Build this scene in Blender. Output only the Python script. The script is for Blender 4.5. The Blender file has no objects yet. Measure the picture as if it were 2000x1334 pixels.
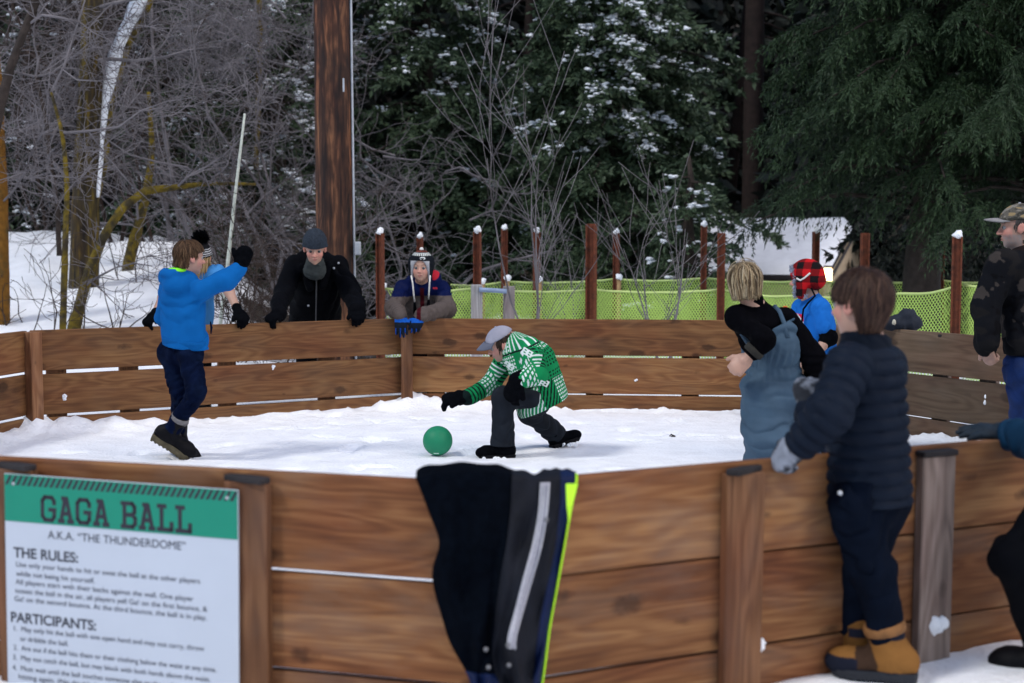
import bpy, math, random
import numpy as np
from mathutils import Vector, Matrix

# ------------------------------------------------------------------ camera, sky, sun, exposure
SC = bpy.context.scene
COL = SC.collection
CAMZ = 1.43
PITCH = math.radians(4.53)
FPX = 50.0 / 36.0 * 2000.0
cd = bpy.data.cameras.new('camera')
cd.lens = 50.0
cd.sensor_width = 36.0
cd.clip_start = 0.05
cd.clip_end = 500.0
cd.dof.use_dof = True
cd.dof.focus_distance = 9.0
cd.dof.aperture_fstop = 2.6
cam = bpy.data.objects.new('camera', cd)
COL.objects.link(cam)
cam.location = (0, 0, CAMZ)
cam.rotation_euler = (math.pi / 2 - PITCH, 0, 0)
SC.camera = cam

SUN_EL, SUN_AZ = math.radians(48), math.radians(-60)      # overcast: weak, very soft, from the front left
w = bpy.data.worlds.new('World')
SC.world = w
w.use_nodes = True
nt = w.node_tree
sky = nt.nodes.new('ShaderNodeTexSky')
sky.sky_type = 'NISHITA'
sky.sun_disc = False
sky.sun_elevation = SUN_EL
sky.sun_rotation = math.radians(120)
sky.air_density = 1.0
sky.dust_density = 2.2
nt.links.new(sky.outputs[0], nt.nodes['Background'].inputs[0])
nt.nodes['Background'].inputs[1].default_value = 0.10
sl = bpy.data.lights.new('sun', 'SUN')
sl.energy = 0.9
sl.angle = math.radians(10)
sl.color = (1.0, 0.97, 0.92)
so = bpy.data.objects.new('sun', sl)
COL.objects.link(so)
sd = Vector((math.sin(SUN_AZ) * math.cos(SUN_EL), -math.cos(SUN_AZ) * math.cos(SUN_EL), math.sin(SUN_EL)))
so.rotation_euler = sd.to_track_quat('Z', 'Y').to_euler()
SC.view_settings.view_transform = 'Standard'
SC.view_settings.look = 'None'
SC.view_settings.exposure = 1.06
SC.view_settings.gamma = 1.0
SC.cycles.use_denoising = True
SC.cycles.max_bounces = 6
SC.cycles.diffuse_bounces = 3
SC.cycles.transparent_max_bounces = 6

rng = np.random.default_rng(7)
f32 = np.float32

def at(px, py, D):
    """world point seen at pixel (px,py) of the 2000x1334 photograph, at distance D along +Y"""
    u = (px - 1000.0) / FPX
    v = (667.0 - py) / FPX
    Y = math.cos(PITCH) + v * math.sin(PITCH)
    Z = -math.sin(PITCH) + v * math.cos(PITCH)
    return np.array([u / Y * D, D, CAMZ + Z / Y * D])

def atz(px, py, z):
    p = at(px, py, 1.0)
    return at(px, py, (z - CAMZ) / (p[2] - CAMZ))

def nrm(v):
    v = np.asarray(v, float)
    return v / (np.linalg.norm(v) + 1e-12)

# ------------------------------------------------------------------ materials
def newmat(name):
    m = bpy.data.materials.new(name)
    m.use_nodes = True
    return m, m.node_tree.nodes, m.node_tree.links, m.node_tree.nodes['Principled BSDF']

def mat(name, col, rough=0.85, var=0.12, vscale=9.0, bump=0.15, bscale=120.0, attr=False, metal=0.0, sheen=0.0,
        bdist=0.004, spec=0.3, second=None, s_lo=0.5, s_hi=0.7):
    m, N, L, b = newmat(name)
    tc = N.new('ShaderNodeTexCoord')
    n1 = N.new('ShaderNodeTexNoise')
    n1.inputs['Scale'].default_value = vscale
    n1.inputs['Detail'].default_value = 5
    L.new(tc.outputs['Object'], n1.inputs['Vector'])
    mr = N.new('ShaderNodeMapRange')
    mr.inputs[1].default_value = 0.3
    mr.inputs[2].default_value = 0.7
    mr.inputs[3].default_value = 1 - var
    mr.inputs[4].default_value = 1 + var
    L.new(n1.outputs[0], mr.inputs[0])
    mul = N.new('ShaderNodeVectorMath')
    mul.operation = 'SCALE'
    if attr:
        a = N.new('ShaderNodeAttribute')
        a.attribute_name = 'Col'
        src = a.outputs['Color']
    else:
        c = N.new('ShaderNodeRGB')
        c.outputs[0].default_value = (*col, 1)
        src = c.outputs[0]
        if second is not None:
            n3 = N.new('ShaderNodeTexNoise')
            n3.inputs['Scale'].default_value = vscale * 0.6
            n3.inputs['Detail'].default_value = 6
            L.new(tc.outputs['Object'], n3.inputs['Vector'])
            m3 = N.new('ShaderNodeMapRange')
            m3.inputs[1].default_value = s_lo
            m3.inputs[2].default_value = s_hi
            L.new(n3.outputs[0], m3.inputs[0])
            mx = N.new('ShaderNodeMix')
            mx.data_type = 'RGBA'
            L.new(m3.outputs[0], mx.inputs[0])
            L.new(src, mx.inputs[6])
            mx.inputs[7].default_value = (*second, 1)
            src = mx.outputs[2]
    L.new(src, mul.inputs[0])
    L.new(mr.outputs[0], mul.inputs['Scale'])
    L.new(mul.outputs[0], b.inputs['Base Color'])
    b.inputs['Roughness'].default_value = rough
    b.inputs['Metallic'].default_value = metal
    b.inputs['Specular IOR Level'].default_value = spec
    if sheen:
        b.inputs['Sheen Weight'].default_value = sheen
    if bump:
        n2 = N.new('ShaderNodeTexNoise')
        n2.inputs['Scale'].default_value = bscale
        n2.inputs['Detail'].default_value = 4
        L.new(tc.outputs['Object'], n2.inputs['Vector'])
        bp = N.new('ShaderNodeBump')
        bp.inputs['Strength'].default_value = bump
        bp.inputs['Distance'].default_value = bdist
        L.new(n2.outputs[0], bp.inputs['Height'])
        L.new(bp.outputs[0], b.inputs['Normal'])
    return m

def wood_mat(name, c_dark, c_mid, c_light, grain=1.0, stain=0.5, red=0.0, axis='X', grey=None, fig=.15, fig_s=1.0, knots=.68, lo=.30, hi=.78):
    """sawn softwood: long fibres, cathedral figure, knots and dirty weathered patches"""
    m, N, L, b = newmat(name)
    tc = N.new('ShaderNodeTexCoord')
    oi = N.new('ShaderNodeObjectInfo')
    vm = N.new('ShaderNodeVectorMath')
    vm.operation = 'MULTIPLY_ADD'
    vm.inputs[1].default_value = (1, 1, 1)
    cx = N.new('ShaderNodeCombineXYZ')
    mm = N.new('ShaderNodeMath')
    mm.operation = 'MULTIPLY'
    mm.inputs[1].default_value = 37.0
    L.new(oi.outputs['Random'], mm.inputs[0])
    L.new(mm.outputs[0], cx.inputs[0])
    L.new(mm.outputs[0], cx.inputs[1])
    L.new(mm.outputs[0], cx.inputs[2])
    L.new(tc.outputs['Object'], vm.inputs[0])
    L.new(cx.outputs[0], vm.inputs[2])
    def scaled(sc):
        mp = N.new('ShaderNodeMapping')
        mp.inputs['Scale'].default_value = sc
        L.new(vm.outputs[0], mp.inputs[0])
        return mp.outputs[0]
    along = (lambda a, c: (a, c, c)) if axis == 'X' else (lambda a, c: (c, c, a))
    fib = N.new('ShaderNodeTexNoise')
    fib.inputs['Scale'].default_value = 1.0
    fib.inputs['Detail'].default_value = 8
    fib.inputs['Roughness'].default_value = 0.65
    L.new(scaled(along(3.5, 75 * grain)), fib.inputs['Vector'])
    big = N.new('ShaderNodeTexNoise')
    big.inputs['Scale'].default_value = 1.0
    big.inputs['Detail'].default_value = 2
    big.inputs['Distortion'].default_value = 0.25
    L.new(scaled(along(.85 * fig_s, 5.2 * fig_s)), big.inputs['Vector'])
    # contour lines of a stretched noise give the cathedral figure
    mu = N.new('ShaderNodeMath')
    mu.operation = 'MULTIPLY'
    mu.inputs[1].default_value = 72
    L.new(big.outputs[0], mu.inputs[0])
    sn = N.new('ShaderNodeMath')
    sn.operation = 'SINE'
    L.new(mu.outputs[0], sn.inputs[0])
    mr = N.new('ShaderNodeMapRange')
    mr.inputs[1].default_value = -1
    mr.inputs[2].default_value = 1
    mr.inputs[3].default_value = 0.0
    mr.inputs[4].default_value = fig
    L.new(sn.outputs[0], mr.inputs[0])
    stk = N.new('ShaderNodeTexNoise')
    stk.inputs['Scale'].default_value = 1.0
    stk.inputs['Detail'].default_value = 3
    L.new(scaled(along(.7, 13)), stk.inputs['Vector'])
    sk = N.new('ShaderNodeMath')
    sk.operation = 'MULTIPLY_ADD'
    sk.inputs[1].default_value = .55
    L.new(stk.outputs[0], sk.inputs[0])
    L.new(mr.outputs[0], sk.inputs[2])
    ad = N.new('ShaderNodeMath')
    ad.operation = 'ADD'
    fm = N.new('ShaderNodeMath')
    fm.operation = 'MULTIPLY'
    fm.inputs[1].default_value = 0.48
    L.new(fib.outputs[0], fm.inputs[0])
    L.new(fm.outputs[0], ad.inputs[0])
    L.new(sk.outputs[0], ad.inputs[1])
    rp = N.new('ShaderNodeValToRGB')
    rp.color_ramp.elements[0].position = lo
    rp.color_ramp.elements[0].color = (*c_dark, 1)
    rp.color_ramp.elements[1].position = hi
    rp.color_ramp.elements[1].color = (*c_light, 1)
    e = rp.color_ramp.elements.new(lo * .45 + hi * .55)
    e.color = (*c_mid, 1)
    L.new(ad.outputs[0], rp.inputs[0])
    # knots
    vo = N.new('ShaderNodeTexVoronoi')
    vo.inputs['Scale'].default_value = 1.0
    L.new(scaled(along(3.4, 7.0)), vo.inputs['Vector'])
    kn = N.new('ShaderNodeMapRange')
    kn.inputs[1].default_value = 0.07
    kn.inputs[2].default_value = 0.17
    kn.inputs[3].default_value = knots
    kn.inputs[4].default_value = 0.0
    wob = N.new('ShaderNodeTexNoise')
    wob.inputs['Scale'].default_value = 28
    L.new(vm.outputs[0], wob.inputs['Vector'])
    wm = N.new('ShaderNodeMath')
    wm.operation = 'MULTIPLY_ADD'
    wm.inputs[1].default_value = .16
    L.new(wob.outputs[0], wm.inputs[0])
    L.new(vo.outputs['Distance'], wm.inputs[2])
    sp = N.new('ShaderNodeSeparateColor')
    L.new(vo.outputs['Color'], sp.inputs[0])
    gt = N.new('ShaderNodeMath')
    gt.operation = 'MULTIPLY_ADD'
    gt.inputs[1].default_value = -.26
    gt.inputs[2].default_value = .21
    L.new(sp.outputs[0], gt.inputs[0])
    w2 = N.new('ShaderNodeMath')
    w2.operation = 'SUBTRACT'
    L.new(wm.outputs[0], w2.inputs[0])
    L.new(gt.outputs[0], w2.inputs[1])
    L.new(w2.outputs[0], kn.inputs[0])
    mx = N.new('ShaderNodeMix')
    mx.data_type = 'RGBA'
    L.new(kn.outputs[0], mx.inputs[0])
    L.new(rp.outputs[0], mx.inputs[6])
    mx.inputs[7].default_value = (c_dark[0] * 0.35, c_dark[1] * 0.3, c_dark[2] * 0.3, 1)
    # stains / weathering patches
    st = N.new('ShaderNodeTexNoise')
    st.inputs['Scale'].default_value = 1.0
    st.inputs['Detail'].default_value = 7
    st.inputs['Roughness'].default_value = 0.6
    L.new(scaled(along(2.4, 6.0)), st.inputs['Vector'])
    sm = N.new('ShaderNodeMapRange')
    sm.inputs[1].default_value = 0.48
    sm.inputs[2].default_value = 0.72
    sm.inputs[4].default_value = stain
    L.new(st.outputs[0], sm.inputs[0])
    mx2 = N.new('ShaderNodeMix')
    mx2.data_type = 'RGBA'
    L.new(sm.outputs[0], mx2.inputs[0])
    L.new(mx.outputs[2], mx2.inputs[6])
    g = grey or (c_dark[0] * 0.6, c_dark[1] * 0.55, c_dark[2] * 0.55)
    mx2.inputs[7].default_value = (*g, 1)
    bl = N.new('ShaderNodeTexNoise')
    bl.inputs['Scale'].default_value = 1.0
    bl.inputs['Detail'].default_value = 4
    L.new(scaled(along(1.5, 3.0)), bl.inputs['Vector'])
    bmr = N.new('ShaderNodeMapRange')
    bmr.inputs[1].default_value = .45
    bmr.inputs[2].default_value = .68
    bmr.inputs[4].default_value = .55
    L.new(bl.outputs[0], bmr.inputs[0])
    mx3 = N.new('ShaderNodeMix')
    mx3.data_type = 'RGBA'
    mx3.blend_type = 'MULTIPLY'
    L.new(bmr.outputs[0], mx3.inputs[0])
    L.new(mx2.outputs[2], mx3.inputs[6])
    mx3.inputs[7].default_value = (.80, .52, .50, 1)
    hs = N.new('ShaderNodeHueSaturation')
    hv = N.new('ShaderNodeMapRange')
    hv.inputs[3].default_value = 0.74
    hv.inputs[4].default_value = 1.22
    L.new(oi.outputs['Random'], hv.inputs[0])
    L.new(hv.outputs[0], hs.inputs['Value'])
    L.new(mx3.outputs[2], hs.inputs['Color'])
    L.new(hs.outputs[0], b.inputs['Base Color'])
    b.inputs['Roughness'].default_value = 0.75
    b.inputs['Specular IOR Level'].default_value = 0.25
    bp = N.new('ShaderNodeBump')
    bp.inputs['Strength'].default_value = 0.35
    bp.inputs['Distance'].default_value = 0.004
    L.new(ad.outputs[0], bp.inputs['Height'])
    L.new(bp.outputs[0], b.inputs['Normal'])
    return m

def snow_mat(name, col=(0.86, 0.88, 0.92), bump=0.5, dirt=0.0):
    m, N, L, b = newmat(name)
    tc = N.new('ShaderNodeTexCoord')
    n1 = N.new('ShaderNodeTexNoise')
    n1.inputs['Scale'].default_value = 5
    n1.inputs['Detail'].default_value = 8
    L.new(tc.outputs['Object'], n1.inputs['Vector'])
    n2 = N.new('ShaderNodeTexNoise')
    n2.inputs['Scale'].default_value = 45
    n2.inputs['Detail'].default_value = 5
    L.new(tc.outputs['Object'], n2.inputs['Vector'])
    ad = N.new('ShaderNodeMath')
    ad.operation = 'MULTIPLY_ADD'
    ad.inputs[1].default_value = 0.35
    L.new(n2.outputs[0], ad.inputs[0])
    L.new(n1.outputs[0], ad.inputs[2])
    bp = N.new('ShaderNodeBump')
    bp.inputs['Strength'].default_value = bump
    bp.inputs['Distance'].default_value = 0.05
    L.new(ad.outputs[0], bp.inputs['Height'])
    L.new(bp.outputs[0], b.inputs['Normal'])
    mr = N.new('ShaderNodeMapRange')
    mr.inputs[1].default_value = 0.35
    mr.inputs[2].default_value = 0.65
    mr.inputs[3].default_value = 0.93
    mr.inputs[4].default_value = 1.03
    L.new(n1.outputs[0], mr.inputs[0])
    c = N.new('ShaderNodeRGB')
    c.outputs[0].default_value = (*col, 1)
    src = c.outputs[0]
    if dirt:
        n4 = N.new('ShaderNodeTexNoise')
        n4.inputs['Scale'].default_value = 0.55
        n4.inputs['Detail'].default_value = 9
        n4.inputs['Roughness'].default_value = 0.65
        L.new(tc.outputs['Object'], n4.inputs['Vector'])
        a = N.new('ShaderNodeAttribute')
        a.attribute_name = 'bare'
        s4 = N.new('ShaderNodeMath')
        s4.operation = 'ADD'
        L.new(n4.outputs[0], s4.inputs[0])
        L.new(a.outputs['Fac'], s4.inputs[1])
        m4 = N.new('ShaderNodeMapRange')
        m4.inputs[1].default_value = 0.62
        m4.inputs[2].default_value = 0.72
        L.new(s4.outputs[0], m4.inputs[0])
        mx = N.new('ShaderNodeMix')
        mx.data_type = 'RGBA'
        L.new(m4.outputs[0], mx.inputs[0])
        L.new(src, mx.inputs[6])
        mx.inputs[7].default_value = (0.035, 0.028, 0.02, 1)
        src = mx.outputs[2]
    mul = N.new('ShaderNodeVectorMath')
    mul.operation = 'SCALE'
    L.new(src, mul.inputs[0])
    L.new(mr.outputs[0], mul.inputs['Scale'])
    L.new(mul.outputs[0], b.inputs['Base Color'])
    b.inputs['Roughness'].default_value = 0.6
    b.inputs['Specular IOR Level'].default_value = 0.25
    return m

def leaf_mat(name, c1, c2, rough=0.6, transl=0.25):
    """needle sprays: colour runs between two greens by the 'Col' attribute"""
    m, N, L, b = newmat(name)
    a = N.new('ShaderNodeAttribute')
    a.attribute_name = 'Col'
    mx = N.new('ShaderNodeMix')
    mx.data_type = 'RGBA'
    L.new(a.outputs['Fac'], mx.inputs[0])
    mx.inputs[6].default_value = (*c1, 1)
    mx.inputs[7].default_value = (*c2, 1)
    L.new(mx.outputs[2], b.inputs['Base Color'])
    b.inputs['Roughness'].default_value = rough
    b.inputs['Specular IOR Level'].default_value = 0.3
    return m

# ------------------------------------------------------------------ mesh helpers
ORG = {}
def mesh_np(name, V, F, material, parent=None, smooth=True, col=None, attr=None, mats=None, fmat=None):
    """V (n,3) world coordinates; F (m,k) array or list of such arrays"""
    V = np.asarray(V, float)
    o0 = ORG.get(parent.name, np.zeros(3)) if parent is not None else np.zeros(3)
    Fs = F if isinstance(F, list) and np.ndim(F[0]) == 2 else [np.asarray(F)]
    Fs = [np.asarray(q, np.int32) for q in Fs if len(q)]
    me = bpy.data.meshes.new(name)
    me.vertices.add(len(V))
    me.vertices.foreach_set('co', (V - o0).astype(f32).ravel())
    nl = sum(q.size for q in Fs)
    npoly = sum(len(q) for q in Fs)
    me.loops.add(nl)
    me.loops.foreach_set('vertex_index', np.concatenate([q.ravel() for q in Fs]))
    me.polygons.add(npoly)
    tot = np.concatenate([np.full(len(q), q.shape[1], np.int32) for q in Fs])
    st = np.concatenate([[0], np.cumsum(tot)[:-1]]).astype(np.int32)
    me.polygons.foreach_set('loop_start', st)
    me.polygons.foreach_set('loop_total', tot)
    me.polygons.foreach_set('use_smooth', np.full(npoly, bool(smooth)))
    if mats:
        for q in mats:
            me.materials.append(q)
        if fmat is not None:
            me.polygons.foreach_set('material_index', np.asarray(fmat, np.int32))
    elif material:
        me.materials.append(material)
    if col is not None:
        ca = me.attributes.new('Col', 'FLOAT_COLOR', 'POINT')
        c = np.ones((len(V), 4), f32)
        c[:, :3] = col if np.ndim(col) == 2 else np.repeat(np.asarray(col)[:, None], 3, 1)
        ca.data.foreach_set('color', c.ravel())
    if attr:
        for k, v in attr.items():
            ca = me.attributes.new(k, 'FLOAT', 'POINT')
            ca.data.foreach_set('value', np.asarray(v, f32))
    me.update(calc_edges=True)
    ob = bpy.data.objects.new(name, me)
    COL.objects.link(ob)
    if parent is not None:
        ob.parent = parent
        ORG[ob.name] = o0
    return ob

def tag(o, label=None, cat=None, group=None, kind=None):
    if label: o['label'] = label
    if cat: o['category'] = cat
    if group: o['group'] = group
    if kind: o['kind'] = kind
    return o

def empty(name, loc, label=None, cat=None, group=None):
    o = bpy.data.objects.new(name, None)
    o.location = tuple(float(q) for q in loc)
    o.empty_display_size = 0.1
    COL.objects.link(o)
    ORG[o.name] = np.asarray(loc, float)
    return tag(o, label, cat, group)

class MB:
    """collects shapes of one mesh"""
    def __init__(s):
        s.V, s.Q, s.T, s.n = [], [], [], 0
    def add(s, V, Q=None, T=None):
        V = np.asarray(V, float)
        s.V.append(V)
        if Q is not None and len(Q): s.Q.append(np.asarray(Q, int) + s.n)
        if T is not None and len(T): s.T.append(np.asarray(T, int) + s.n)
        s.n += len(V)
    def box(s, c, size, R=None, bev=0.0):
        c = np.asarray(c, float)
        h = np.asarray(size, float) / 2
        R = np.eye(3) if R is None else np.asarray(R)
        b = min(bev, *(h * 0.49)) if bev else 0
        if not b:
            V = np.array([[x, y, z] for x in (-1, 1) for y in (-1, 1) for z in (-1, 1)]) * h
            Q = [[0, 1, 3, 2], [4, 6, 7, 5], [0, 4, 5, 1], [2, 3, 7, 6], [0, 2, 6, 4], [1, 5, 7, 3]]
            s.add(V @ R.T + c, Q)
            return
        V = []
        for sx in (-1, 1):
            for sy in (-1, 1):
                for sz in (-1, 1):
                    for ax in range(3):
                        p = np.array([sx, sy, sz]) * (h - b)
                        p[ax] = (sx, sy, sz)[ax] * h[ax]
                        V.append(p)
        idx = lambda sx, sy, sz, ax: ((sx > 0) * 4 + (sy > 0) * 2 + (sz > 0)) * 3 + ax
        Q, T = [], []
        for ax in range(3):
            o = [a for a in range(3) if a != ax]
            for sg in (-1, 1):
                q = []
                for (p, r) in ((-1, -1), (1, -1), (1, 1), (-1, 1)):
                    t = [0, 0, 0]; t[ax] = sg; t[o[0]] = p; t[o[1]] = r
                    q.append(idx(*t, ax))
                flip = (sg < 0) ^ (ax == 1)
                Q.append(q[::-1] if flip else q)
        for ax in range(3):                                   # edges along ax
            o = [a for a in range(3) if a != ax]
            for p in (-1, 1):
                for r in (-1, 1):
                    t0 = [0, 0, 0]; t0[o[0]] = p; t0[o[1]] = r
                    a0 = list(t0); a0[ax] = -1
                    a1 = list(t0); a1[ax] = 1
                    Q.append([idx(*a0, o[0]), idx(*a1, o[0]), idx(*a1, o[1]), idx(*a0, o[1])])
        for sx in (-1, 1):
            for sy in (-1, 1):
                for sz in (-1, 1):
                    T.append([idx(sx, sy, sz, k) for k in range(3)])
        s.add(np.array(V) @ R.T + c, Q, T)
    def tube(s, pts, rad, n=8, caps=True):
        pts = np.asarray(pts, float)
        rad = np.broadcast_to(np.asarray(rad, float), (len(pts),))
        tan = np.gradient(pts, axis=0)
        tan /= np.linalg.norm(tan, axis=1)[:, None] + 1e-12
        up = np.array([0, 0, 1.0]) if abs(tan[0][2]) < 0.9 else np.array([1.0, 0, 0])
        a = nrm(np.cross(up, tan[0]))
        V = []
        th = np.arange(n) * 2 * math.pi / n
        for i in range(len(pts)):
            a = nrm(a - tan[i] * np.dot(a, tan[i]))
            b = np.cross(tan[i], a)
            V.append(pts[i] + rad[i] * (np.cos(th)[:, None] * a + np.sin(th)[:, None] * b))
        V = np.concatenate(V)
        Q = []
        for i in range(len(pts) - 1):
            for k in range(n):
                Q.append([i * n + k, i * n + (k + 1) % n, (i + 1) * n + (k + 1) % n, (i + 1) * n + k])
        T = []
        if caps:
            V = np.concatenate([V, pts[:1], pts[-1:]])
            c0, c1 = len(V) - 2, len(V) - 1
            e = (len(pts) - 1) * n
            for k in range(n):
                T.append([c0, (k + 1) % n, k])
                T.append([c1, e + k, e + (k + 1) % n])
        s.add(V, Q, T)
    def lathe(s, c, prof, n=20, R=None):
        c = np.asarray(c, float)
        th = np.arange(n) * 2 * math.pi / n
        V = np.concatenate([np.stack([r * np.cos(th), r * np.sin(th), np.full(n, z)], 1) for r, z in prof])
        Q = [[i * n + k, i * n + (k + 1) % n, (i + 1) * n + (k + 1) % n, (i + 1) * n + k] for i in range(len(prof) - 1) for k in range(n)]
        if R is not None: V = V @ np.asarray(R).T
        s.add(V + c, Q)
    def build(s, name, material, parent=None, smooth=False, col=None):
        F = []
        if s.Q: F.append(np.concatenate(s.Q))
        if s.T: F.append(np.concatenate(s.T))
        return mesh_np(name, np.concatenate(s.V), F, material, parent, smooth, col)

def segs_mesh(P0, P1, R0, R1, n=4):
    """many separate tapered twigs at once"""
    P0, P1 = np.asarray(P0, float), np.asarray(P1, float)
    R0, R1 = np.asarray(R0, float), np.asarray(R1, float)
    d = P1 - P0
    d /= np.linalg.norm(d, axis=1)[:, None] + 1e-9
    up = np.where(np.abs(d[:, 2:3]) < 0.9, np.array([[0, 0, 1.0]]), np.array([[1.0, 0, 0]]))
    a = np.cross(up, d)
    a /= np.linalg.norm(a, axis=1)[:, None]
    b = np.cross(d, a)
    th = np.arange(n) * 2 * math.pi / n
    ring = np.cos(th)[None, :, None] * a[:, None] + np.sin(th)[None, :, None] * b[:, None]
    V = np.concatenate([P0[:, None] + ring * R0[:, None, None], P1[:, None] + ring * R1[:, None, None]], 1)
    k = np.arange(n)
    q = np.stack([k, (k + 1) % n, (k + 1) % n + n, k + n], 1)
    F = (np.arange(len(P0)) * 2 * n)[:, None, None] + q[None]
    return V.reshape(-1, 3), F.reshape(-1, 4)

ICO_V, ICO_F = None, None
def _ico():
    global ICO_V, ICO_F
    t = (1 + 5 ** .5) / 2
    v = [(-1, t, 0), (1, t, 0), (-1, -t, 0), (1, -t, 0), (0, -1, t), (0, 1, t), (0, -1, -t), (0, 1, -t), (t, 0, -1), (t, 0, 1), (-t, 0, -1), (-t, 0, 1)]
    f = [(0, 11, 5), (0, 5, 1), (0, 1, 7), (0, 7, 10), (0, 10, 11), (1, 5, 9), (5, 11, 4), (11, 10, 2), (10, 7, 6), (7, 1, 8), (3, 9, 4), (3, 4, 2), (3, 2, 6), (3, 6, 8), (3, 8, 9), (4, 9, 5), (2, 4, 11), (6, 2, 10), (8, 6, 7), (9, 8, 1)]
    v = [nrm(q) for q in v]
    cache, nf = {}, []
    def mid(a, b):
        k = (min(a, b), max(a, b))
        if k not in cache:
            v.append(nrm(v[a] + v[b]))
            cache[k] = len(v) - 1
        return cache[k]
    for a, b, c in f:
        x, y, z = mid(a, b), mid(b, c), mid(c, a)
        nf += [(a, x, z), (b, y, x), (c, z, y), (x, y, z)]
    ICO_V, ICO_F = np.array(v), np.array(nf)
_ico()

def lumps(C, S, seed=0, jit=0.25):
    """many small irregular lumps: centres C (n,3), sizes S (n,3)"""
    r = np.random.default_rng(seed)
    n = len(C)
    j = 1 + jit * (r.random((n, len(ICO_V), 1)) - 0.5) * 2
    V = C[:, None] + ICO_V[None] * S[:, None] * j
    F = (np.arange(n) * len(ICO_V))[:, None, None] + ICO_F[None]
    return V.reshape(-1, 3), F.reshape(-1, 3)

def wnoise(P, seed=0, n=6, f=1.0):
    """cheap smooth noise about -1..1"""
    r = np.random.default_rng(seed)
    out = np.zeros(len(P))
    for i in range(n):
        k = r.normal(size=P.shape[1]) * f * (1.0 + 0.6 * i)
        out += np.sin(P @ k + r.random() * 6.28) / (1 + 0.45 * i)
    return out / 2.2
# ------------------------------------------------------------------ implicit surfaces (bodies, clothes)
class Prim:
    __slots__ = ('f', 'lo', 'hi')
    def __init__(s, f, lo, hi): s.f, s.lo, s.hi = f, np.asarray(lo, float), np.asarray(hi, float)
    def __call__(s, P): return s.f(P)

def cap(a, b, ra, rb=None, flat=None, quilt=None, bulge=0.0):
    """tapered capsule; flat=(direction, ratio<1) thins it along a direction; quilt=(period, depth[, phase])"""
    a, b = np.asarray(a, float), np.asarray(b, float)
    rb = ra if rb is None else rb
    ab = b - a
    L2 = float(ab @ ab) + 1e-9
    L = math.sqrt(L2)
    if flat: fd, fr = nrm(flat[0]), flat[1]
    def f(P):
        q = P - a
        t = np.clip(q @ ab / L2, 0, 1)
        e = q - t[:, None] * ab
        r = ra + (rb - ra) * t
        if bulge: r = r * (1 + bulge * np.sin(math.pi * t))
        if quilt:
            s = (q @ ab) / L
            r = r + quilt[1] * (np.abs(np.sin(math.pi * (s + (quilt[2] if len(quilt) > 2 else 0)) / quilt[0])) ** .5 - .65)
        if flat:
            c = e @ fd
            e = e + (c * (1 / fr - 1))[:, None] * fd
            return (np.sqrt((e * e).sum(1)) - r) * (.5 + .5 * fr)
        return np.sqrt((e * e).sum(1)) - r
    m = max(ra, rb) * (1 + bulge) + (quilt[1] if quilt else 0)
    return Prim(f, np.minimum(a, b) - m, np.maximum(a, b) + m)

def ell(c, r, R=None):
    c, r = np.asarray(c, float), np.asarray(r, float)
    def f(P):
        q = P - c
        if R is not None: q = q @ R
        k0 = np.sqrt(((q / r) ** 2).sum(1))
        k1 = np.sqrt(((q / (r * r)) ** 2).sum(1)) + 1e-9
        return k0 * (k0 - 1) / k1
    m = r.max()
    return Prim(f, c - m, c + m)

def rbox(c, h, R, rad):
    c, h = np.asarray(c, float), np.asarray(h, float)
    def f(P):
        q = np.abs((P - c) @ R) - (h - rad)
        return np.sqrt((np.maximum(q, 0) ** 2).sum(1)) + np.minimum(q.max(1), 0) - rad
    m = np.linalg.norm(h)
    return Prim(f, c - m, c + m)

def smin(a, b, k):
    h = np.clip(.5 + .5 * (b - a) / k, 0, 1)
    return b + (a - b) * h - k * h * (1 - h)

def union(ps, k):
    def f(P):
        d = ps[0](P)
        for p in ps[1:]:
            d = smin(d, p(P), k)
        return d
    return f

def bounds(ps, pad):
    return np.min([p.lo for p in ps], 0) - pad, np.max([p.hi for p in ps], 0) + pad

def clip(f, o, n):
    """cut away the side n points to"""
    o, n = np.asarray(o, float), nrm(n)
    return lambda P: np.maximum(f(P), (P - o) @ n)

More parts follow.
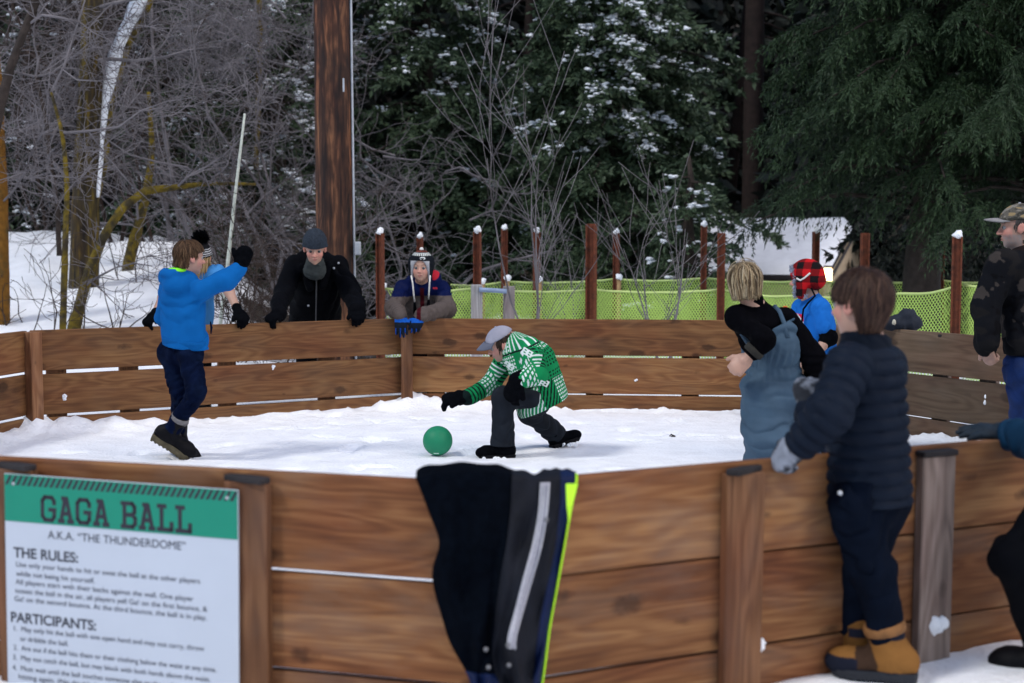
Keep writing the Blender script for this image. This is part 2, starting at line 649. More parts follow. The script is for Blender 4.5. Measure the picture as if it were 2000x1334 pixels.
_OFF = np.array([[i, j, k] for i in (0, 1) for j in (0, 1) for k in (0, 1)])
_EDG = [(a, b) for a in range(8) for b in range(a + 1, 8) if np.abs(_OFF[a] - _OFF[b]).sum() == 1]
def polygonize(f, lo, hi, h):
    nb = np.ceil((hi - lo) / (4 * h)).astype(int) + 1
    N = nb * 4
    bi = np.stack(np.meshgrid(*[np.arange(q) for q in nb], indexing='ij'), -1).reshape(-1, 3)
    cc = lo + (bi * 4 + 1.5) * h
    dc = f(cc)
    F = np.repeat(np.repeat(np.repeat(dc.reshape(nb), 4, 0), 4, 1), 4, 2).astype(f32)
    act = bi[np.abs(dc) < 4 * h * 1.9 + .02]
    sub = np.stack(np.meshgrid(*[np.arange(4)] * 3, indexing='ij'), -1).reshape(-1, 3)
    idx = (act[:, None] * 4 + sub[None]).reshape(-1, 3)
    for s in range(0, len(idx), 400000):
        q = idx[s:s + 400000]
        F[q[:, 0], q[:, 1], q[:, 2]] = f(lo + q * h)
    S = F < 0
    cnt = sum(S[o[0]:N[0] - 1 + o[0], o[1]:N[1] - 1 + o[1], o[2]:N[2] - 1 + o[2]].astype(np.int8) for o in _OFF)
    C = np.argwhere((cnt > 0) & (cnt < 8))
    vals = np.stack([F[C[:, 0] + o[0], C[:, 1] + o[1], C[:, 2] + o[2]] for o in _OFF], 1)
    acc = np.zeros((len(C), 3)); num = np.zeros(len(C))
    for a, b in _EDG:
        va, vb = vals[:, a], vals[:, b]
        m = (va < 0) != (vb < 0)
        t = np.where(m, va / np.where(m, va - vb, 1), 0)
        acc += np.where(m[:, None], _OFF[a] + t[:, None] * (_OFF[b] - _OFF[a]), 0)
        num += m
    V = lo + (C + acc / num[:, None]) * h
    ID = np.full(tuple(N - 1), -1, np.int32)
    ID[C[:, 0], C[:, 1], C[:, 2]] = np.arange(len(C))
    Q = []
    for ax in range(3):
        u, v = (ax + 1) % 3, (ax + 2) % 3
        sl0 = [slice(1, N[k] - 1) for k in range(3)]
        s0, s1 = list(sl0), list(sl0)
        s0[ax] = slice(0, N[ax] - 1); s1[ax] = slice(1, N[ax])
        A, B = S[tuple(s0)], S[tuple(s1)]
        e = np.argwhere(A != B)
        if not len(e): continue
        sg = A[e[:, 0], e[:, 1], e[:, 2]]
        p = e.copy()
        for k in range(3):
            if k != ax: p[:, k] += 1
        def cell(du, dv):
            q = p.copy(); q[:, u] += du; q[:, v] += dv
            return ID[q[:, 0], q[:, 1], q[:, 2]]
        quad = np.stack([cell(-1, -1), cell(0, -1), cell(0, 0), cell(-1, 0)], 1)
        quad[~sg] = quad[~sg][:, ::-1]
        Q.append(quad)
    Q = np.concatenate(Q)
    Q = Q[(Q >= 0).all(1)]
    return V, Q

def sdf_mesh(name, f, lo, hi, h, material, parent, colfn=None):
    V, Q = polygonize(f, lo, hi, h)
    return mesh_np(name, V, Q, material, parent, True, col=None if colfn is None else colfn(V))

def wrinkle(P, seed, f=16.0, amp=.006):
    """soft cloth creases: warped ridges"""
    f, amp = f * 2.6, amp * (1.15 if amp > .0045 else .8)
    w = np.stack([wnoise(P, seed, 4, f * .35), wnoise(P, seed + 1, 4, f * .35), wnoise(P, seed + 2, 4, f * .35)], 1)
    r = np.random.default_rng(seed)
    d1, d2 = r.normal(size=3), r.normal(size=3)
    d1, d2 = d1 / np.linalg.norm(d1), d2 / np.linalg.norm(d2)
    Pw = P + .035 * w
    a = 1 - np.abs(np.sin(Pw @ d1 * f * 1.3)) * 2
    b = np.sin(Pw @ d2 * f * .9 + 1.7)
    return amp * (.6 * a * np.clip(w[:, 0] + .4, 0, 1) + .5 * b)
# ------------------------------------------------------------------ plan of the pit (octagon, 2.9 m sides)
CA, CBR, C2 = np.array([-.057, 3.96]), np.array([2.6, 5.25]), np.array([3.6, 8.4])
C3, P1, P2 = np.array([2.02, 11.05]), np.array([-.847, 11.37]), np.array([-3.40, 9.94])
CL, CNL = np.array([-4.16, 7.28]), np.array([-2.80, 4.78])
OCT = [CA, CBR, C2, C3, P1, P2, CL, CNL]                   # counter-clockwise from above
CEN = np.array([-.45, 7.7])
WTOP = 0.718

def sstep(a, b, x):
    t = np.clip((x - a) / (b - a), 0, 1)
    return t * t * (3 - 2 * t)

def pit_dist(x, y):
    """distance inside the nearest wall line (positive inside)"""
    d = np.full(np.shape(x), 1e9)
    for i in range(8):
        a, b = OCT[i], OCT[(i + 1) % 8]
        n = nrm(np.array([-(b - a)[1], (b - a)[0]]))
        d = np.minimum(d, (x - a[0]) * n[0] + (y - a[1]) * n[1])
    return d

def ground_z(x, y):
    x, y = np.asarray(x, float), np.asarray(y, float)
    z = 0.02 + 0.0 * x
    rt = x / np.maximum(y, 5.0)
    z = z + 1.28 * sstep(12.5, 21, y) * sstep(-.12, -.25, rt) - .9 * sstep(21.5, 25, y) * sstep(-.12, -.25, rt)
    z = z - 1.3 * sstep(13, 27, y) * sstep(0.0, 4.5, x)
    z = z + np.maximum(0, y - 29) * 0.36 * sstep(2.0, -3.0, x)
    z = z + np.maximum(0, y - 44) * 0.62
    xy = np.stack([np.ravel(x), np.ravel(y)], 1)
    far = sstep(13, 24, y)
    z = z + (wnoise(xy, 3, 6, 0.9) * 0.025 + wnoise(xy, 4, 6, 2.7) * 0.012).reshape(np.shape(x)) * (1 + 5 * far)
    z = z - 0.25 * sstep(0.0, 0.30, pit_dist(x, y))
    return z

def build_ground():
    def axis(lo, hi, knots):
        out = [lo]
        while out[-1] < hi:
            v = out[-1]
            st = next(s for (m, s) in knots if v < m)
            out.append(v + st)
        return np.array(out)
    xs = axis(-75, 75, [(-20, 2.5), (-7, .5), (7, .12), (20, .5), (999, 2.5)])
    ys = axis(-30, 120, [(-2, 3), (13, .12), (30, .3), (50, 1.0), (999, 3)])
    X, Y = np.meshgrid(xs, ys)
    Z = ground_z(X, Y)
    V = np.stack([X.ravel(), Y.ravel(), Z.ravel()], 1)
    n = len(xs)
    i, j = np.meshgrid(np.arange(n - 1), np.arange(len(ys) - 1))
    b = (j * n + i).ravel()
    bare = (0.75 * sstep(21.8, 24, V[:, 1]) * sstep(3.0, 8.0, V[:, 0] + 60) - 0.3 + 0.50 * sstep(13, 15.5, V[:, 1]) * sstep(-.225, -.18, V[:, 0] / np.maximum(V[:, 1], 5)) * sstep(.0, -.10, V[:, 0] / np.maximum(V[:, 1], 5)))
    g = mesh_np('ground', V, np.stack([b, b + 1, b + 1 + n, b + n], 1), snow_mat('ground_snow', dirt=1.0), attr={'bare': bare})
    tag(g, kind='structure')

def build_pit_snow():
    st = 0.035
    xs = np.arange(-4.3, 3.8, st)
    ys = np.arange(3.9, 11.5, st)
    X, Y = np.meshgrid(xs, ys)
    x, y = X.ravel().copy(), Y.ravel().copy()
    d = pit_dist(x, y)
    keep = d > -0.001
    for it in range(3):
        for i in range(8):
            a, b = OCT[i], OCT[(i + 1) % 8]
            nn = nrm(np.array([-(b - a)[1], (b - a)[0]]))
            q = (x - a[0]) * nn[0] + (y - a[1]) * nn[1]
            mv = np.minimum(q - 0.004, 0)
            x -= mv * nn[0]
            y -= mv * nn[1]
    dd = np.maximum(pit_dist(x, y), 0)
    xy = np.stack([x, y], 1)
    h1 = wnoise(xy, 11, 7, 2.2)
    h2 = wnoise(xy, 12, 8, 9.0)
    h3 = wnoise(xy, 13, 8, 26.0)
    # trampled in the middle, ploughed up against the boards and round the posts
    edge = np.exp(-(dd / 0.17) ** 2) * np.clip(0.035 + 0.035 * h1 + 0.022 * h2, 0.0, 0.12)
    rough = np.exp(-(dd / 0.55) ** 2)
    z = edge + 0.004 * h1 + 0.002 * h2 + rough * (0.008 * h2 + 0.006 * h3) + 0.0015 * h3
    for c in (P1, P2):
        z += 0.055 * np.exp(-((x - c[0] - (CEN - c)[0] * .02) ** 2 + (y - c[1] - (CEN - c)[1] * .02) ** 2) / 0.035) * (1 + 0.4 * h2)
    # shallow footprints
    r = np.random.default_rng(5)
    for k in range(150):
        px_, py_, an = r.uniform(-3.4, 2.8), r.uniform(5, 10.8), r.uniform(0, 6.28)
        u = (x - px_) * math.cos(an) + (y - py_) * math.sin(an)
        v = -(x - px_) * math.sin(an) + (y - py_) * math.cos(an)
        q = (u / 0.12) ** 2 + (v / 0.05) ** 2
        z += -0.024 * np.exp(-q ** 2) + 0.009 * np.exp(-((np.sqrt(q) - 1.35) / .3) ** 2)
    n = len(xs)
    i, j = np.meshgrid(np.arange(n - 1), np.arange(len(ys) - 1))
    b = (j * n + i).ravel()
    Q = np.stack([b, b + 1, b + 1 + n, b + n], 1)
    Q = Q[keep[Q].any(1)]
    used = np.unique(Q)
    re = np.full(len(x), -1)
    re[used] = np.arange(len(used))
    g = mesh_np('pit_snow', np.stack([x, y, z], 1)[used], re[Q], snow_mat('pit_snow', bump=0.55))
    tag(g, kind='structure')

build_ground()
build_pit_snow()

# ------------------------------------------------------------------ the plank pit
M_NEAR = wood_mat('plank_near', (.062, .021, .0075), (.158, .063, .022), (.265, .128, .050), stain=.45, grey=(.165, .118, .088), fig=.13, fig_s=1.2)
M_FAR = wood_mat('plank_far', (.064, .026, .0095), (.168, .074, .027), (.25, .128, .050), stain=.30, grey=(.115, .074, .048), fig=.14, fig_s=1.2, lo=.30, hi=.78)
M_RIGHT = wood_mat('plank_grey', (.05, .032, .02), (.095, .062, .038), (.135, .092, .060), stain=.4, grey=(.13, .098, .075))
M_POST = wood_mat('cleat', (.060, .025, .011), (.14, .060, .026), (.22, .105, .05), stain=.4, axis='Z', grey=(.13, .085, .065))
M_POSTG = wood_mat('cleat_grey', (.075, .055, .046), (.175, .13, .108), (.26, .20, .17), stain=.4, axis='Z', grey=(.10, .07, .06))
M_CAP = mat('weathered_end', (.020, .017, .018), .8, .3, 20, .4)
M_WHITE = snow_mat('snow_clump')

pit = empty('plank_pit', (CEN[0], CEN[1], 0), 'eight sided ball pit of brown horizontal planks bolted to posts, standing in snow', 'play pit')
_r = np.random.default_rng(21)

def obox(name, c, yaw, size, material, parent, bev=.004, roll=0.0, pitch=0.0):
    mb = MB()
    mb.box((0, 0, 0), size, bev=bev)
    ob = mb.build(name, material)
    pw = ORG.get(parent.name, np.zeros(3)) if parent is not None else np.zeros(3)
    ob.location = tuple(np.asarray(c, float) - pw)
    ob.rotation_euler = (pitch, roll, yaw)
    if parent is not None: ob.parent = parent
    ORG[ob.name] = np.asarray(c, float)
    return ob

def wall_hit(a, b, px):
    """point of the wall line a-b seen in pixel column px"""
    k = (px - 1000) / FPX / math.cos(PITCH)
    d = b - a
    t = (k * a[1] - a[0]) / (d[0] - k * d[1])
    return a + d * t

def wall(a, b, gaps, posts, mb_, mp, th=.038, cut=.02, ztop=(0, 0)):
    d = b - a
    L = np.linalg.norm(d)
    yaw = math.atan2(d[1], d[0])
    t, n = d / L, np.array([d[1], -d[0]]) / L                # n points outwards
    mid = (a + b) / 2
    z = WTOP
    slope = math.atan2(ztop[1] - ztop[0], L)
    for k in range(3):
        h = .286
        zz = z - h / 2 + (ztop[0] + ztop[1]) / 2
        o = obox('board', (mid[0], mid[1], zz), yaw, (L - 2 * cut, th, h), mb_, pit, .005, roll=-slope + _r.normal() * .0012)
        z -= h + (gaps[k] if k < 2 else 0)
    for q in posts:
        p = np.asarray(q) + n * (th + .0395) / 2 * 1.0 + n * .001
        tt = np.dot(p - a, t) / L
        dz = ztop[0] + (ztop[1] - ztop[0]) * tt
        hp = 1.0
        po = obox('cleat_post', (p[0], p[1], WTOP - .028 + dz - hp / 2), yaw, (.138, .038, hp), mp if not isinstance(mp, list) else mp[len(pit.children) % len(mp)], pit, .004, roll=_r.normal() * .006)
        cp = obox('post_cap', (p[0] + n[0] * .004, p[1] + n[1] * .004, WTOP - .028 + dz + .012), yaw, (.146, .047, .018), M_CAP, po, .003)
        cp.location = tuple(np.array([0, -.003, hp / 2 + .0085]))

wall(CA, CBR, (.006, .006), [wall_hit(CA, CBR, 1438)], M_NEAR, M_POST)
_p = wall_hit(CA, CBR, 1816)
def extra_post(a, b, px, m, dz=0):
    d = (b - a) / np.linalg.norm(b - a)
    n = np.array([d[1], -d[0]])
    p = wall_hit(a, b, px) + n * .0397
    po = obox('cleat_post', (p[0], p[1], WTOP - .028 - .5), math.atan2(d[1], d[0]), (.138, .038, 1.0), m, pit, .004, roll=.006)
    cp = obox('post_cap', (p[0], p[1], 0), 0, (.146, .047, .018), M_CAP, po, .003)
    cp.rotation_euler = (0, 0, 0)
    cp.location = (0, -.003, .5085)
extra_post(CA, CBR, 1816, M_POSTG)
wall(CBR, C2, (.010, .008), [CBR + (C2 - CBR) * t for t in (.2, .5, .8)], M_RIGHT, M_POSTG)
wall(C2, C3, (.016, .010), [wall_hit(C2, C3, 1833), wall_hit(C2, C3, 1927)], M_RIGHT, M_POSTG, ztop=(.015, .012))
wall(C3, P1, (.018, .012), [wall_hit(C3, P1, q) for q in (1349, 1161, 973, 850)], M_FAR, M_POST)
wall(P1, P2, (.026, .020), [wall_hit(P1, P2, q) for q in (640, 445, 253, 110)], M_FAR, M_POST)
wall(P2, CL, (.020, .020), [P2 + (CL - P2) * t for t in (.3, .7)], M_FAR, M_POST)
wall(CL, CNL, (.012, .012), [CL + (CNL - CL) * t for t in (.2, .5, .8)], M_FAR, M_POST)
wall(CNL, CA, (.012, .012), [wall_hit(CNL, CA, 490), wall_hit(CNL, CA, 42)], M_NEAR, M_POST)
for i, c in enumerate(OCT):                                   # square posts inside the corners
    q = c + nrm(CEN - c) * .068
    v = CEN - c
    yaw = math.atan2(v[1], v[0]) - math.pi / 2
    obox('corner_post', (q[0], q[1], WTOP - .005 - .5), yaw, (.092, .09, 1.0), M_POST, pit, .005)

# snow thrown against the boards
def clump(px, py, a, b, off, size, label, seed):
    w = wall_hit(a, b, px)
    d = (b - a) / np.linalg.norm(b - a)
    nin = np.array([-d[1], d[0]])
    p = w + nin * off
    k = at(px, py, p[1])
    r = np.random.default_rng(seed)
    C = np.array([k + np.array([r.normal() * size * .4, 0, r.normal() * size * .5]) for _ in range(5)])
    V, F = lumps(C, np.full((5, 3), size) * (.5 + r.random((5, 1)) * .6) * np.array([1, .5, 1]), seed)
    tag(mesh_np('snow_clump', V, F, M_WHITE), label, 'snow clump', 'snow clumps stuck to the planks')
clump(125, 776, P1, P2, .024, .018, 'small snow clump on the left plank wall beside the corner post', 1)
clump(533, 717, P1, P2, .024, .013, 'tiny snow clump on a knot of the plank below the man in black', 2)
clump(1930, 785, C2, C3, .024, .02, 'small snow clump on the grey planks behind the man in camouflage', 3)
clump(1828, 1222, CA, CBR, -.066, .03, 'oval snow clump stuck low on the grey cleat beside the tan boots', 4)
clump(1481, 1264, CA, CBR, -.027, .016, 'snow clump on the seam beside the foot of the brown cleat', 5)
clump(1243, 743, C3, P1, .024, .008, 'speck of snow on the far planks right of the crouching boy', 6)

# ------------------------------------------------------------------ utility pole
M_POLE = wood_mat('pole_wood', (.012, .006, .005), (.050, .021, .012), (.17, .075, .036), grain=.42, stain=.8, axis='Z', grey=(.012, .008, .008), fig=.06, knots=.2, lo=.43, hi=.66)
M_METAL = mat('galvanised', (.42, .44, .48), .45, .15, 14, .1, metal=.4)
def build_pole():
    b = at(657, 640, 13.0)
    b[2] = ground_z(b[0], b[1]) - .3
    root = empty('utility_pole', b, 'thick dark brown wooden utility pole with a thin grey conduit up its side', 'utility pole')
    n, prof = 40, np.linspace(0, 9.0, 60)
    th = np.arange(n) * 2 * math.pi / n
    V = []
    for h in prof:
        r = .182 - .0035 * h
        rr = r * (1 + .018 * np.sin(th * 9 + .3 * math.sin(h)) + .012 * np.sin(th * 17 + h * .7))
        V.append(np.stack([b[0] + rr * np.cos(th) - .002 * h, b[1] + rr * np.sin(th), np.full(n, b[2] + h)], 1))
    Q = [[i * n + k, i * n + (k + 1) % n, (i + 1) * n + (k + 1) % n, (i + 1) * n + k] for i in range(len(prof) - 1) for k in range(n)]
    mesh_np('shaft', np.concatenate(V), Q, M_POLE, root)
    x0, y0 = b[0] + .178, b[1] - .06
    mb = MB()
    mb.tube([(x0 + .006 - .005 * h, y0, b[2] + h) for h in (0, 2, 4, 6, 8.9)], .012, 8)
    mb.build('conduit', M_METAL, root, True)
    mb = MB()
    k = at(699, 485, 12.9)
    mb.box(k, (.055, .06, .12), bev=.006)
    mb.box(k + np.array([0, -.034, 0]), (.042, .008, .1), bev=.003)
    mb.build('meter_box', M_METAL, root)
    mb = MB()
    k = at(671, 166, 12.82)
    mb.box(k, (.016, .006, .12), bev=.002)
    mb.build('tag_plate', M_METAL, root)
build_pole()

# ------------------------------------------------------------------ rust posts, stakes, safety nets
M_RUST = mat('rust', (.125, .034, .016), .85, .3, 22, .3, second=(.06, .02, .012))
M_STAKE = mat('pale_stake', (.30, .19, .09), .85, .25, 18, .3)
M_NET = mat('net_cord', (.46, .66, .15), .7, .1, 9, 0)
def rust_post(px, ytop, D, wpx, snow=True):
    s = FPX / D
    wd = wpx / s
    p = at(px, ytop, D)
    zb = float(ground_z(p[0], p[1])) - .15
    root = empty('steel_post', (p[0], p[1], zb), None, 'post', 'rust brown posts of the safety fence')
    mb = MB()
    t = wd * .16
    hh = p[2] - zb
    c = np.array([p[0], p[1], zb + hh / 2])
    tw = (px % 7 - 3) * .12
    R = np.array([[math.cos(tw), -math.sin(tw), 0], [math.sin(tw), math.cos(tw), 0], [0, 0, 1]])
    mb.box(c, (wd * .94, t, hh), R, bev=.003)                 # an H section
    mb.box(c + R @ np.array([-wd * .40, 0, 0]), (t, wd * .8, hh - .006), R, bev=.003)
    mb.box(c + R @ np.array([wd * .40, 0, 0]), (t, wd * .8, hh - .006), R, bev=.003)
    mb.build('shaft', M_RUST, root)
    if snow:
        V, F = lumps(np.array([p + np.array([0, 0, .012]), p + np.array([.01, 0, .03])]), np.array([[wd * .5, wd * .5, .035], [wd * .32, wd * .32, .03]]), int(px))
        mesh_np('snow_cap', V, F, M_WHITE, root)
    return root
_labels = [
    (742, 455, 14.0, 15, 'rust post left of the kid in the earflap hat, nearest the utility pole'),
    (820, 463, 17.0, 12, 'rust post rising straight behind the earflap hat'),
    (932, 452, 14.0, 15, 'rust post right above the grey stub post with the pipe'),
    (985, 447, 17.5, 12, 'rust post with a tall snow cap between the two grey stub posts'),
    (1048, 453, 17.5, 13, 'rust post seen through the taller bare sapling'),
    (1155, 437, 14.0, 20, 'wide bare topped rust post standing between the two saplings'),
    (1204, 455, 17.5, 12, 'thin snow capped rust post right of the widest post'),
    (1375, 440, 17.0, 12, 'snow capped rust post at the left end of the snowy roof'),
    (1409, 455, 14.0, 16, 'rust post with no snow left of the blond bobbed hair'),
    (1594, 452, 17.0, 13, 'rust post standing before the middle of the snowy roof'),
    (1690, 455, 14.5, 17, 'rust post under the cedar right of the lamp on the cabin'),
    (1838, 480, 17.0, 13, 'dark rust post in the shade under the cedar'),
    (1870, 462, 12.9, 20, 'broad rust post at the net corner left of the man in camouflage')]
for (px, yt, D, wp, lb) in _labels:
    rust_post(px, yt, D, wp, px not in (1155, 1409, 1838, 1690))['label'] = lb
for (px, yt, lb) in ((749, 560, 'short rusty stake with a snow knob beside the leftmost fence post'), (943, 551, 'short stake behind the left grey stub post'),
                 (991, 545, 'short snow topped stake between the grey stub posts'), (1054, 547, 'short snow topped stake right of the grey stub posts'),
                 (1209, 543, 'short pale stake beside the thin snow capped post')):
    p = at(px, yt, 16.6)
    zb = float(ground_z(p[0], p[1])) - .1
    root = empty('fence_stake', (p[0], p[1], zb), lb, 'stake', 'short stakes holding the net')
    mb = MB()
    mb.tube([(p[0], p[1], zb), (p[0], p[1], (zb + p[2]) / 2), (p[0], p[1], p[2])], .026, 8)
    mb.build('shaft', M_STAKE if px != 749 else M_RUST, root, True)
    V, F = lumps(np.array([p + np.array([0, 0, .012])]), np.array([[.04, .04, .04]]), px)
    mesh_np('snow_cap', V, F, M_WHITE, root)

def net(pts, zbot, label, cell=.029, rad=.0046, seed=0, rope=.012):
    """knotted mesh hung from a slack top rope through pts, down to the ground"""
    top = np.array([at(*q) for q in pts])
    for p in top: pass
    seg = np.linalg.norm(np.diff(top[:, :2], axis=0), axis=1)
    cum = np.concatenate([[0], np.cumsum(seg)])
    Ltot = cum[-1]
    def pos(u, v):
        u = np.clip(u, 0, Ltot)
        x = np.interp(u, cum, top[:, 0]); y = np.interp(u, cum, top[:, 1]); z = np.interp(u, cum, top[:, 2])
        loc = np.zeros_like(u)
        for k in range(len(seg)):
            m = (u >= cum[k]) & (u <= cum[k + 1])
            q = (u - cum[k]) / seg[k]
            loc = np.where(m, 4 * q * (1 - q), loc)
        z = z - .03 * loc * np.clip(1 - v, 0, 1)
        zb = np.minimum(ground_z(x, y) - .02, zbot)
        zz = z + (zb - z) * v
        off = .03 * np.sin(u * 5.1 + seed) * v + .02 * np.sin(u * 13 + 2 * v + seed) * (v > 0) * v
        return np.stack([x, y + off, zz], -1)
    H = float(np.mean(top[:, 2])) - zbot
    P0, P1_ = [], []
    ns = max(3, int(H / .13))
    base = np.arange(-H, Ltot + H, cell)
    for sgn in (1, -1):
        for k in range(ns):
            v0, v1 = k / ns, (k + 1) / ns
            u0, u1 = base + sgn * v0 * H * .62, base + sgn * v1 * H * .62
            ok = (u0 >= 0) & (u0 <= Ltot) & (u1 >= 0) & (u1 <= Ltot)
            P0.append(pos(u0[ok], np.full(ok.sum(), v0)))
            P1_.append(pos(u1[ok], np.full(ok.sum(), v1)))
    P0, P1_ = np.concatenate(P0), np.concatenate(P1_)
    V, F = segs_mesh(P0, P1_, np.full(len(P0), rad), np.full(len(P0), rad), 3)
    mid = top[len(top) // 2]
    root = empty('safety_net', (mid[0], mid[1], float(ground_z(mid[0], mid[1]))), label, 'net')
    mesh_np('netting', V, F, M_NET, root)
    mb = MB()
    uu = np.linspace(0, Ltot, int(Ltot / .05))
    tp = pos(uu, np.zeros_like(uu))
    tp[:, 2] += .004 * np.abs(np.sin(uu * 52))
    mb.tube(tp, rope, 5)
    mb.build('top_rope', mat('net_rope', (.50, .62, .22), .7, .1, 9, 0), root, True)
net([(752, 564, 14.05), (932, 563, 14.05), (1155, 566, 14.05), (1409, 566, 14.05), (1560, 578, 13.9), (1760, 573, 13.2), (1866, 560, 12.95)], -.1,
    'lime green safety net sagging between rust posts, the nearer and paler of the two rows')
net([(1882, 556, 12.95), (1960, 552, 12.6), (2080, 550, 12.2)], -.1, 'short run of lime net right of the broad corner post, behind the man in camouflage', seed=2)
net([(880, 556, 17.4), (985, 550, 17.55), (1204, 545, 17.55), (1375, 543, 17.05), (1594, 549, 17.05), (1838, 548, 17.05), (1990, 548, 17.0)], -.45,
    'second safety net farther back, darker green, along the snow capped posts', seed=4, cell=.034)

# grey stub posts joined by a pipe
M_GREYW = wood_mat('grey_stub', (.16, .15, .15), (.30, .29, .29), (.44, .43, .43), stain=.3, axis='Z', grey=(.2, .2, .2))
rail = empty('pipe_rail', at(960, 620, 13.2) * np.array([1, 1, 0]), 'two weathered grey stub posts joined by a pale steel pipe behind the far wall', 'rail')
for px, yt in ((931, 556), (994, 559)):
    p = at(px, yt, 13.2)
    obox('stub_post', (p[0], p[1], p[2] - .6), .2, (.095, .095, 1.2), M_GREYW, rail, .006)
mb = MB()
mb.tube([at(936, 566, 13.14), at(962, 567, 13.14), at(990, 569, 13.14)], .022, 10)
mb.build('pipe', mat('blue_grey_pipe', (.25, .33, .48), .5, .15, 9, .1, metal=.2), rail, True)

# ------------------------------------------------------------------ snowy cabin
def cabin():
    G = at(1668, 441, 30.0)
    ax, pp = np.array([-.89, .45, 0]), np.array([-.45, -.89, 0])
    L, e, drop = 3.3, 2.2, .98
    zb = -2.4
    root = empty('cabin', (G[0] - 1.4, G[1] + .5, zb), 'low cabin under thick smooth snow, lamp glowing on its tan gable wall', 'cabin')
    mwall = mat('cabin_wall', (.48, .38, .27), .85, .2, 6, .2)
    G2 = G + ax * L
    E, E2 = G + pp * e - np.array([0, 0, drop]), G2 + pp * e - np.array([0, 0, drop])
    B, B2 = G - pp * e - np.array([0, 0, drop]), G2 - pp * e - np.array([0, 0, drop])
    dn = np.array([0, 0, .12])
    ins = lambda p, k: p + (np.array([(G + G2)[0] / 2, (G + G2)[1] / 2, p[2]]) - p) * k
    wl = [ins(q, .05) - dn for q in (E, E2, B2, B)] + [ins(q, .04) - dn for q in (G, G2)]
    low = [np.array([q[0], q[1], zb]) for q in wl[:4]]
    V = np.array(wl + low)
    mesh_np('wall', V, [np.array([[0, 1, 7, 6], [1, 2, 8, 7], [2, 3, 9, 8], [3, 0, 6, 9]]), np.array([[0, 3, 4], [1, 5, 2]])], mwall, root, False)
    def slab(q, th, name, m, lift):
        q = np.array(q) + np.array([0, 0, lift])
        V = np.concatenate([q, q + np.array([0, 0, th])])
        k = len(q)
        n2 = [[i, (i + 1) % k, (i + 1) % k + k, i + k] for i in range(k)]
        return mesh_np(name, V, [np.array(n2), np.array([[3, 2, 1, 0], [4, 5, 6, 7]])], m, root, False)
    mr = mat('roof_edge', (.04, .035, .035), .8, .2, 8, .2)
    slab([E, G, G2, E2], .09, 'roof', mr, -.10)
    slab([G, B, B2, G2], .09, 'roof', mr, -.10)
    ms = snow_mat('roof_snow', bump=.2)
    def snow(q):                                             # rounded thick blanket
        a, b_, c, d = [np.array(x) for x in q]
        nu, nv = 24, 16
        u, v = np.meshgrid(np.linspace(0, 1, nu), np.linspace(0, 1, nv))
        u, v = u.ravel()[:, None], v.ravel()[:, None]
        p = (a * (1 - u) + b_ * u) * (1 - v) + (d * (1 - u) + c * u) * v
        ed = np.minimum.reduce([u * .8 + .004, v * 3, 3 - 3 * v])[:, 0]
        p[:, 2] += -.01 + .20 * (1 - np.exp(-ed * 26)) + .02 * wnoise(p[:, :2], 5, 5, 1.5)
        i, j = np.meshgrid(np.arange(nu - 1), np.arange(nv - 1))
        k = (j * nu + i).ravel()
        return p, np.stack([k, k + 1, k + 1 + nu, k + nu], 1)
    p1, q1 = snow([E, G, G2, E2])
    p2, q2 = snow([B, G, G2, B2])
    mesh_np('roof_snow', np.concatenate([p1, p2]), np.concatenate([q1, q2[:, ::-1] + len(p1)]), ms, root)
    mb = MB()
    nn = np.array([.89, -.45, 0])
    for s in (-1, 1):                                         # barge boards of the gable
        a, b_ = G + nn * .04, G + nn * .04 + s * pp * e - np.array([0, 0, drop])
        mb.tube([a - dn * 1.2, (a + b_) / 2 - dn * 1.2, b_ - dn * 1.2], .035, 4)
    mb.build('barge_board', mr, root)
    ml, N, Lk, bs = newmat('lamp_glow')
    bs.inputs['Base Color'].default_value = (1, .75, .4, 1)
    bs.inputs['Emission Color'].default_value = (1, .66, .28, 1)
    bs.inputs['Emission Strength'].default_value = 4.0
    k = at(1617, 537, 27.95)
    mb = MB()
    mb.box(k, (.15, .13, .28), bev=.03)
    lp = mb.build('wall_lamp', ml, root)
    mb = MB()
    mb.box(k + np.array([0, 0, .16]), (.16, .16, .04), bev=.01)
    mb.box(k + np.array([.0, .1, .1]), (.04, .22, .04), bev=.01)
    mb.build('lamp_bracket', mr, lp)
cabin()

# ------------------------------------------------------------------ ball, bottle, small things
bp_ = atz(855, 889, 0.004)
BR = 29.3 / (FPX / bp_[1])
def ball():
    c = np.array([bp_[0], bp_[1] - .0, BR + .002])
    n, m = 48, 32
    V = [[math.sin(p) * math.cos(t), math.sin(p) * math.sin(t), math.cos(p)] for p in np.linspace(.001, math.pi - .001, m) for t in np.arange(n) * 2 * math.pi / n]
    Q = [[i * n + k, i * n + (k + 1) % n, (i + 1) * n + (k + 1) % n, (i + 1) * n + k] for i in range(m - 1) for k in range(n)]
    mm = mat('green_rubber', (.008, .20, .095), .55, .08, 6, .25, 260, bdist=.002)
    root = empty('rubber_ball', (c[0], c[1], 0), 'round green rubber playground ball lying on the snow', 'ball')
    mesh_np('ball_skin', np.array(V) * BR + c, Q, mm, root)
    # pale printed mark low on the front
    P = []
    r = np.random.default_rng(3)
    for k in range(12):
        a = -math.pi / 2 - .35 + k * .045
        e = -.86 + .035 * math.sin(k * 2.1)
        P.append(c + BR * .997 * np.array([math.cos(a) * math.cos(e), math.sin(a) * math.cos(e), math.sin(e)]))
    V, F = lumps(np.array(P), np.full((12, 3), .0032), 2)
    mesh_np('printed_mark', V, F, mat('pale_print', (.55, .75, .62), .6, .1, 9, 0), root)
ball()

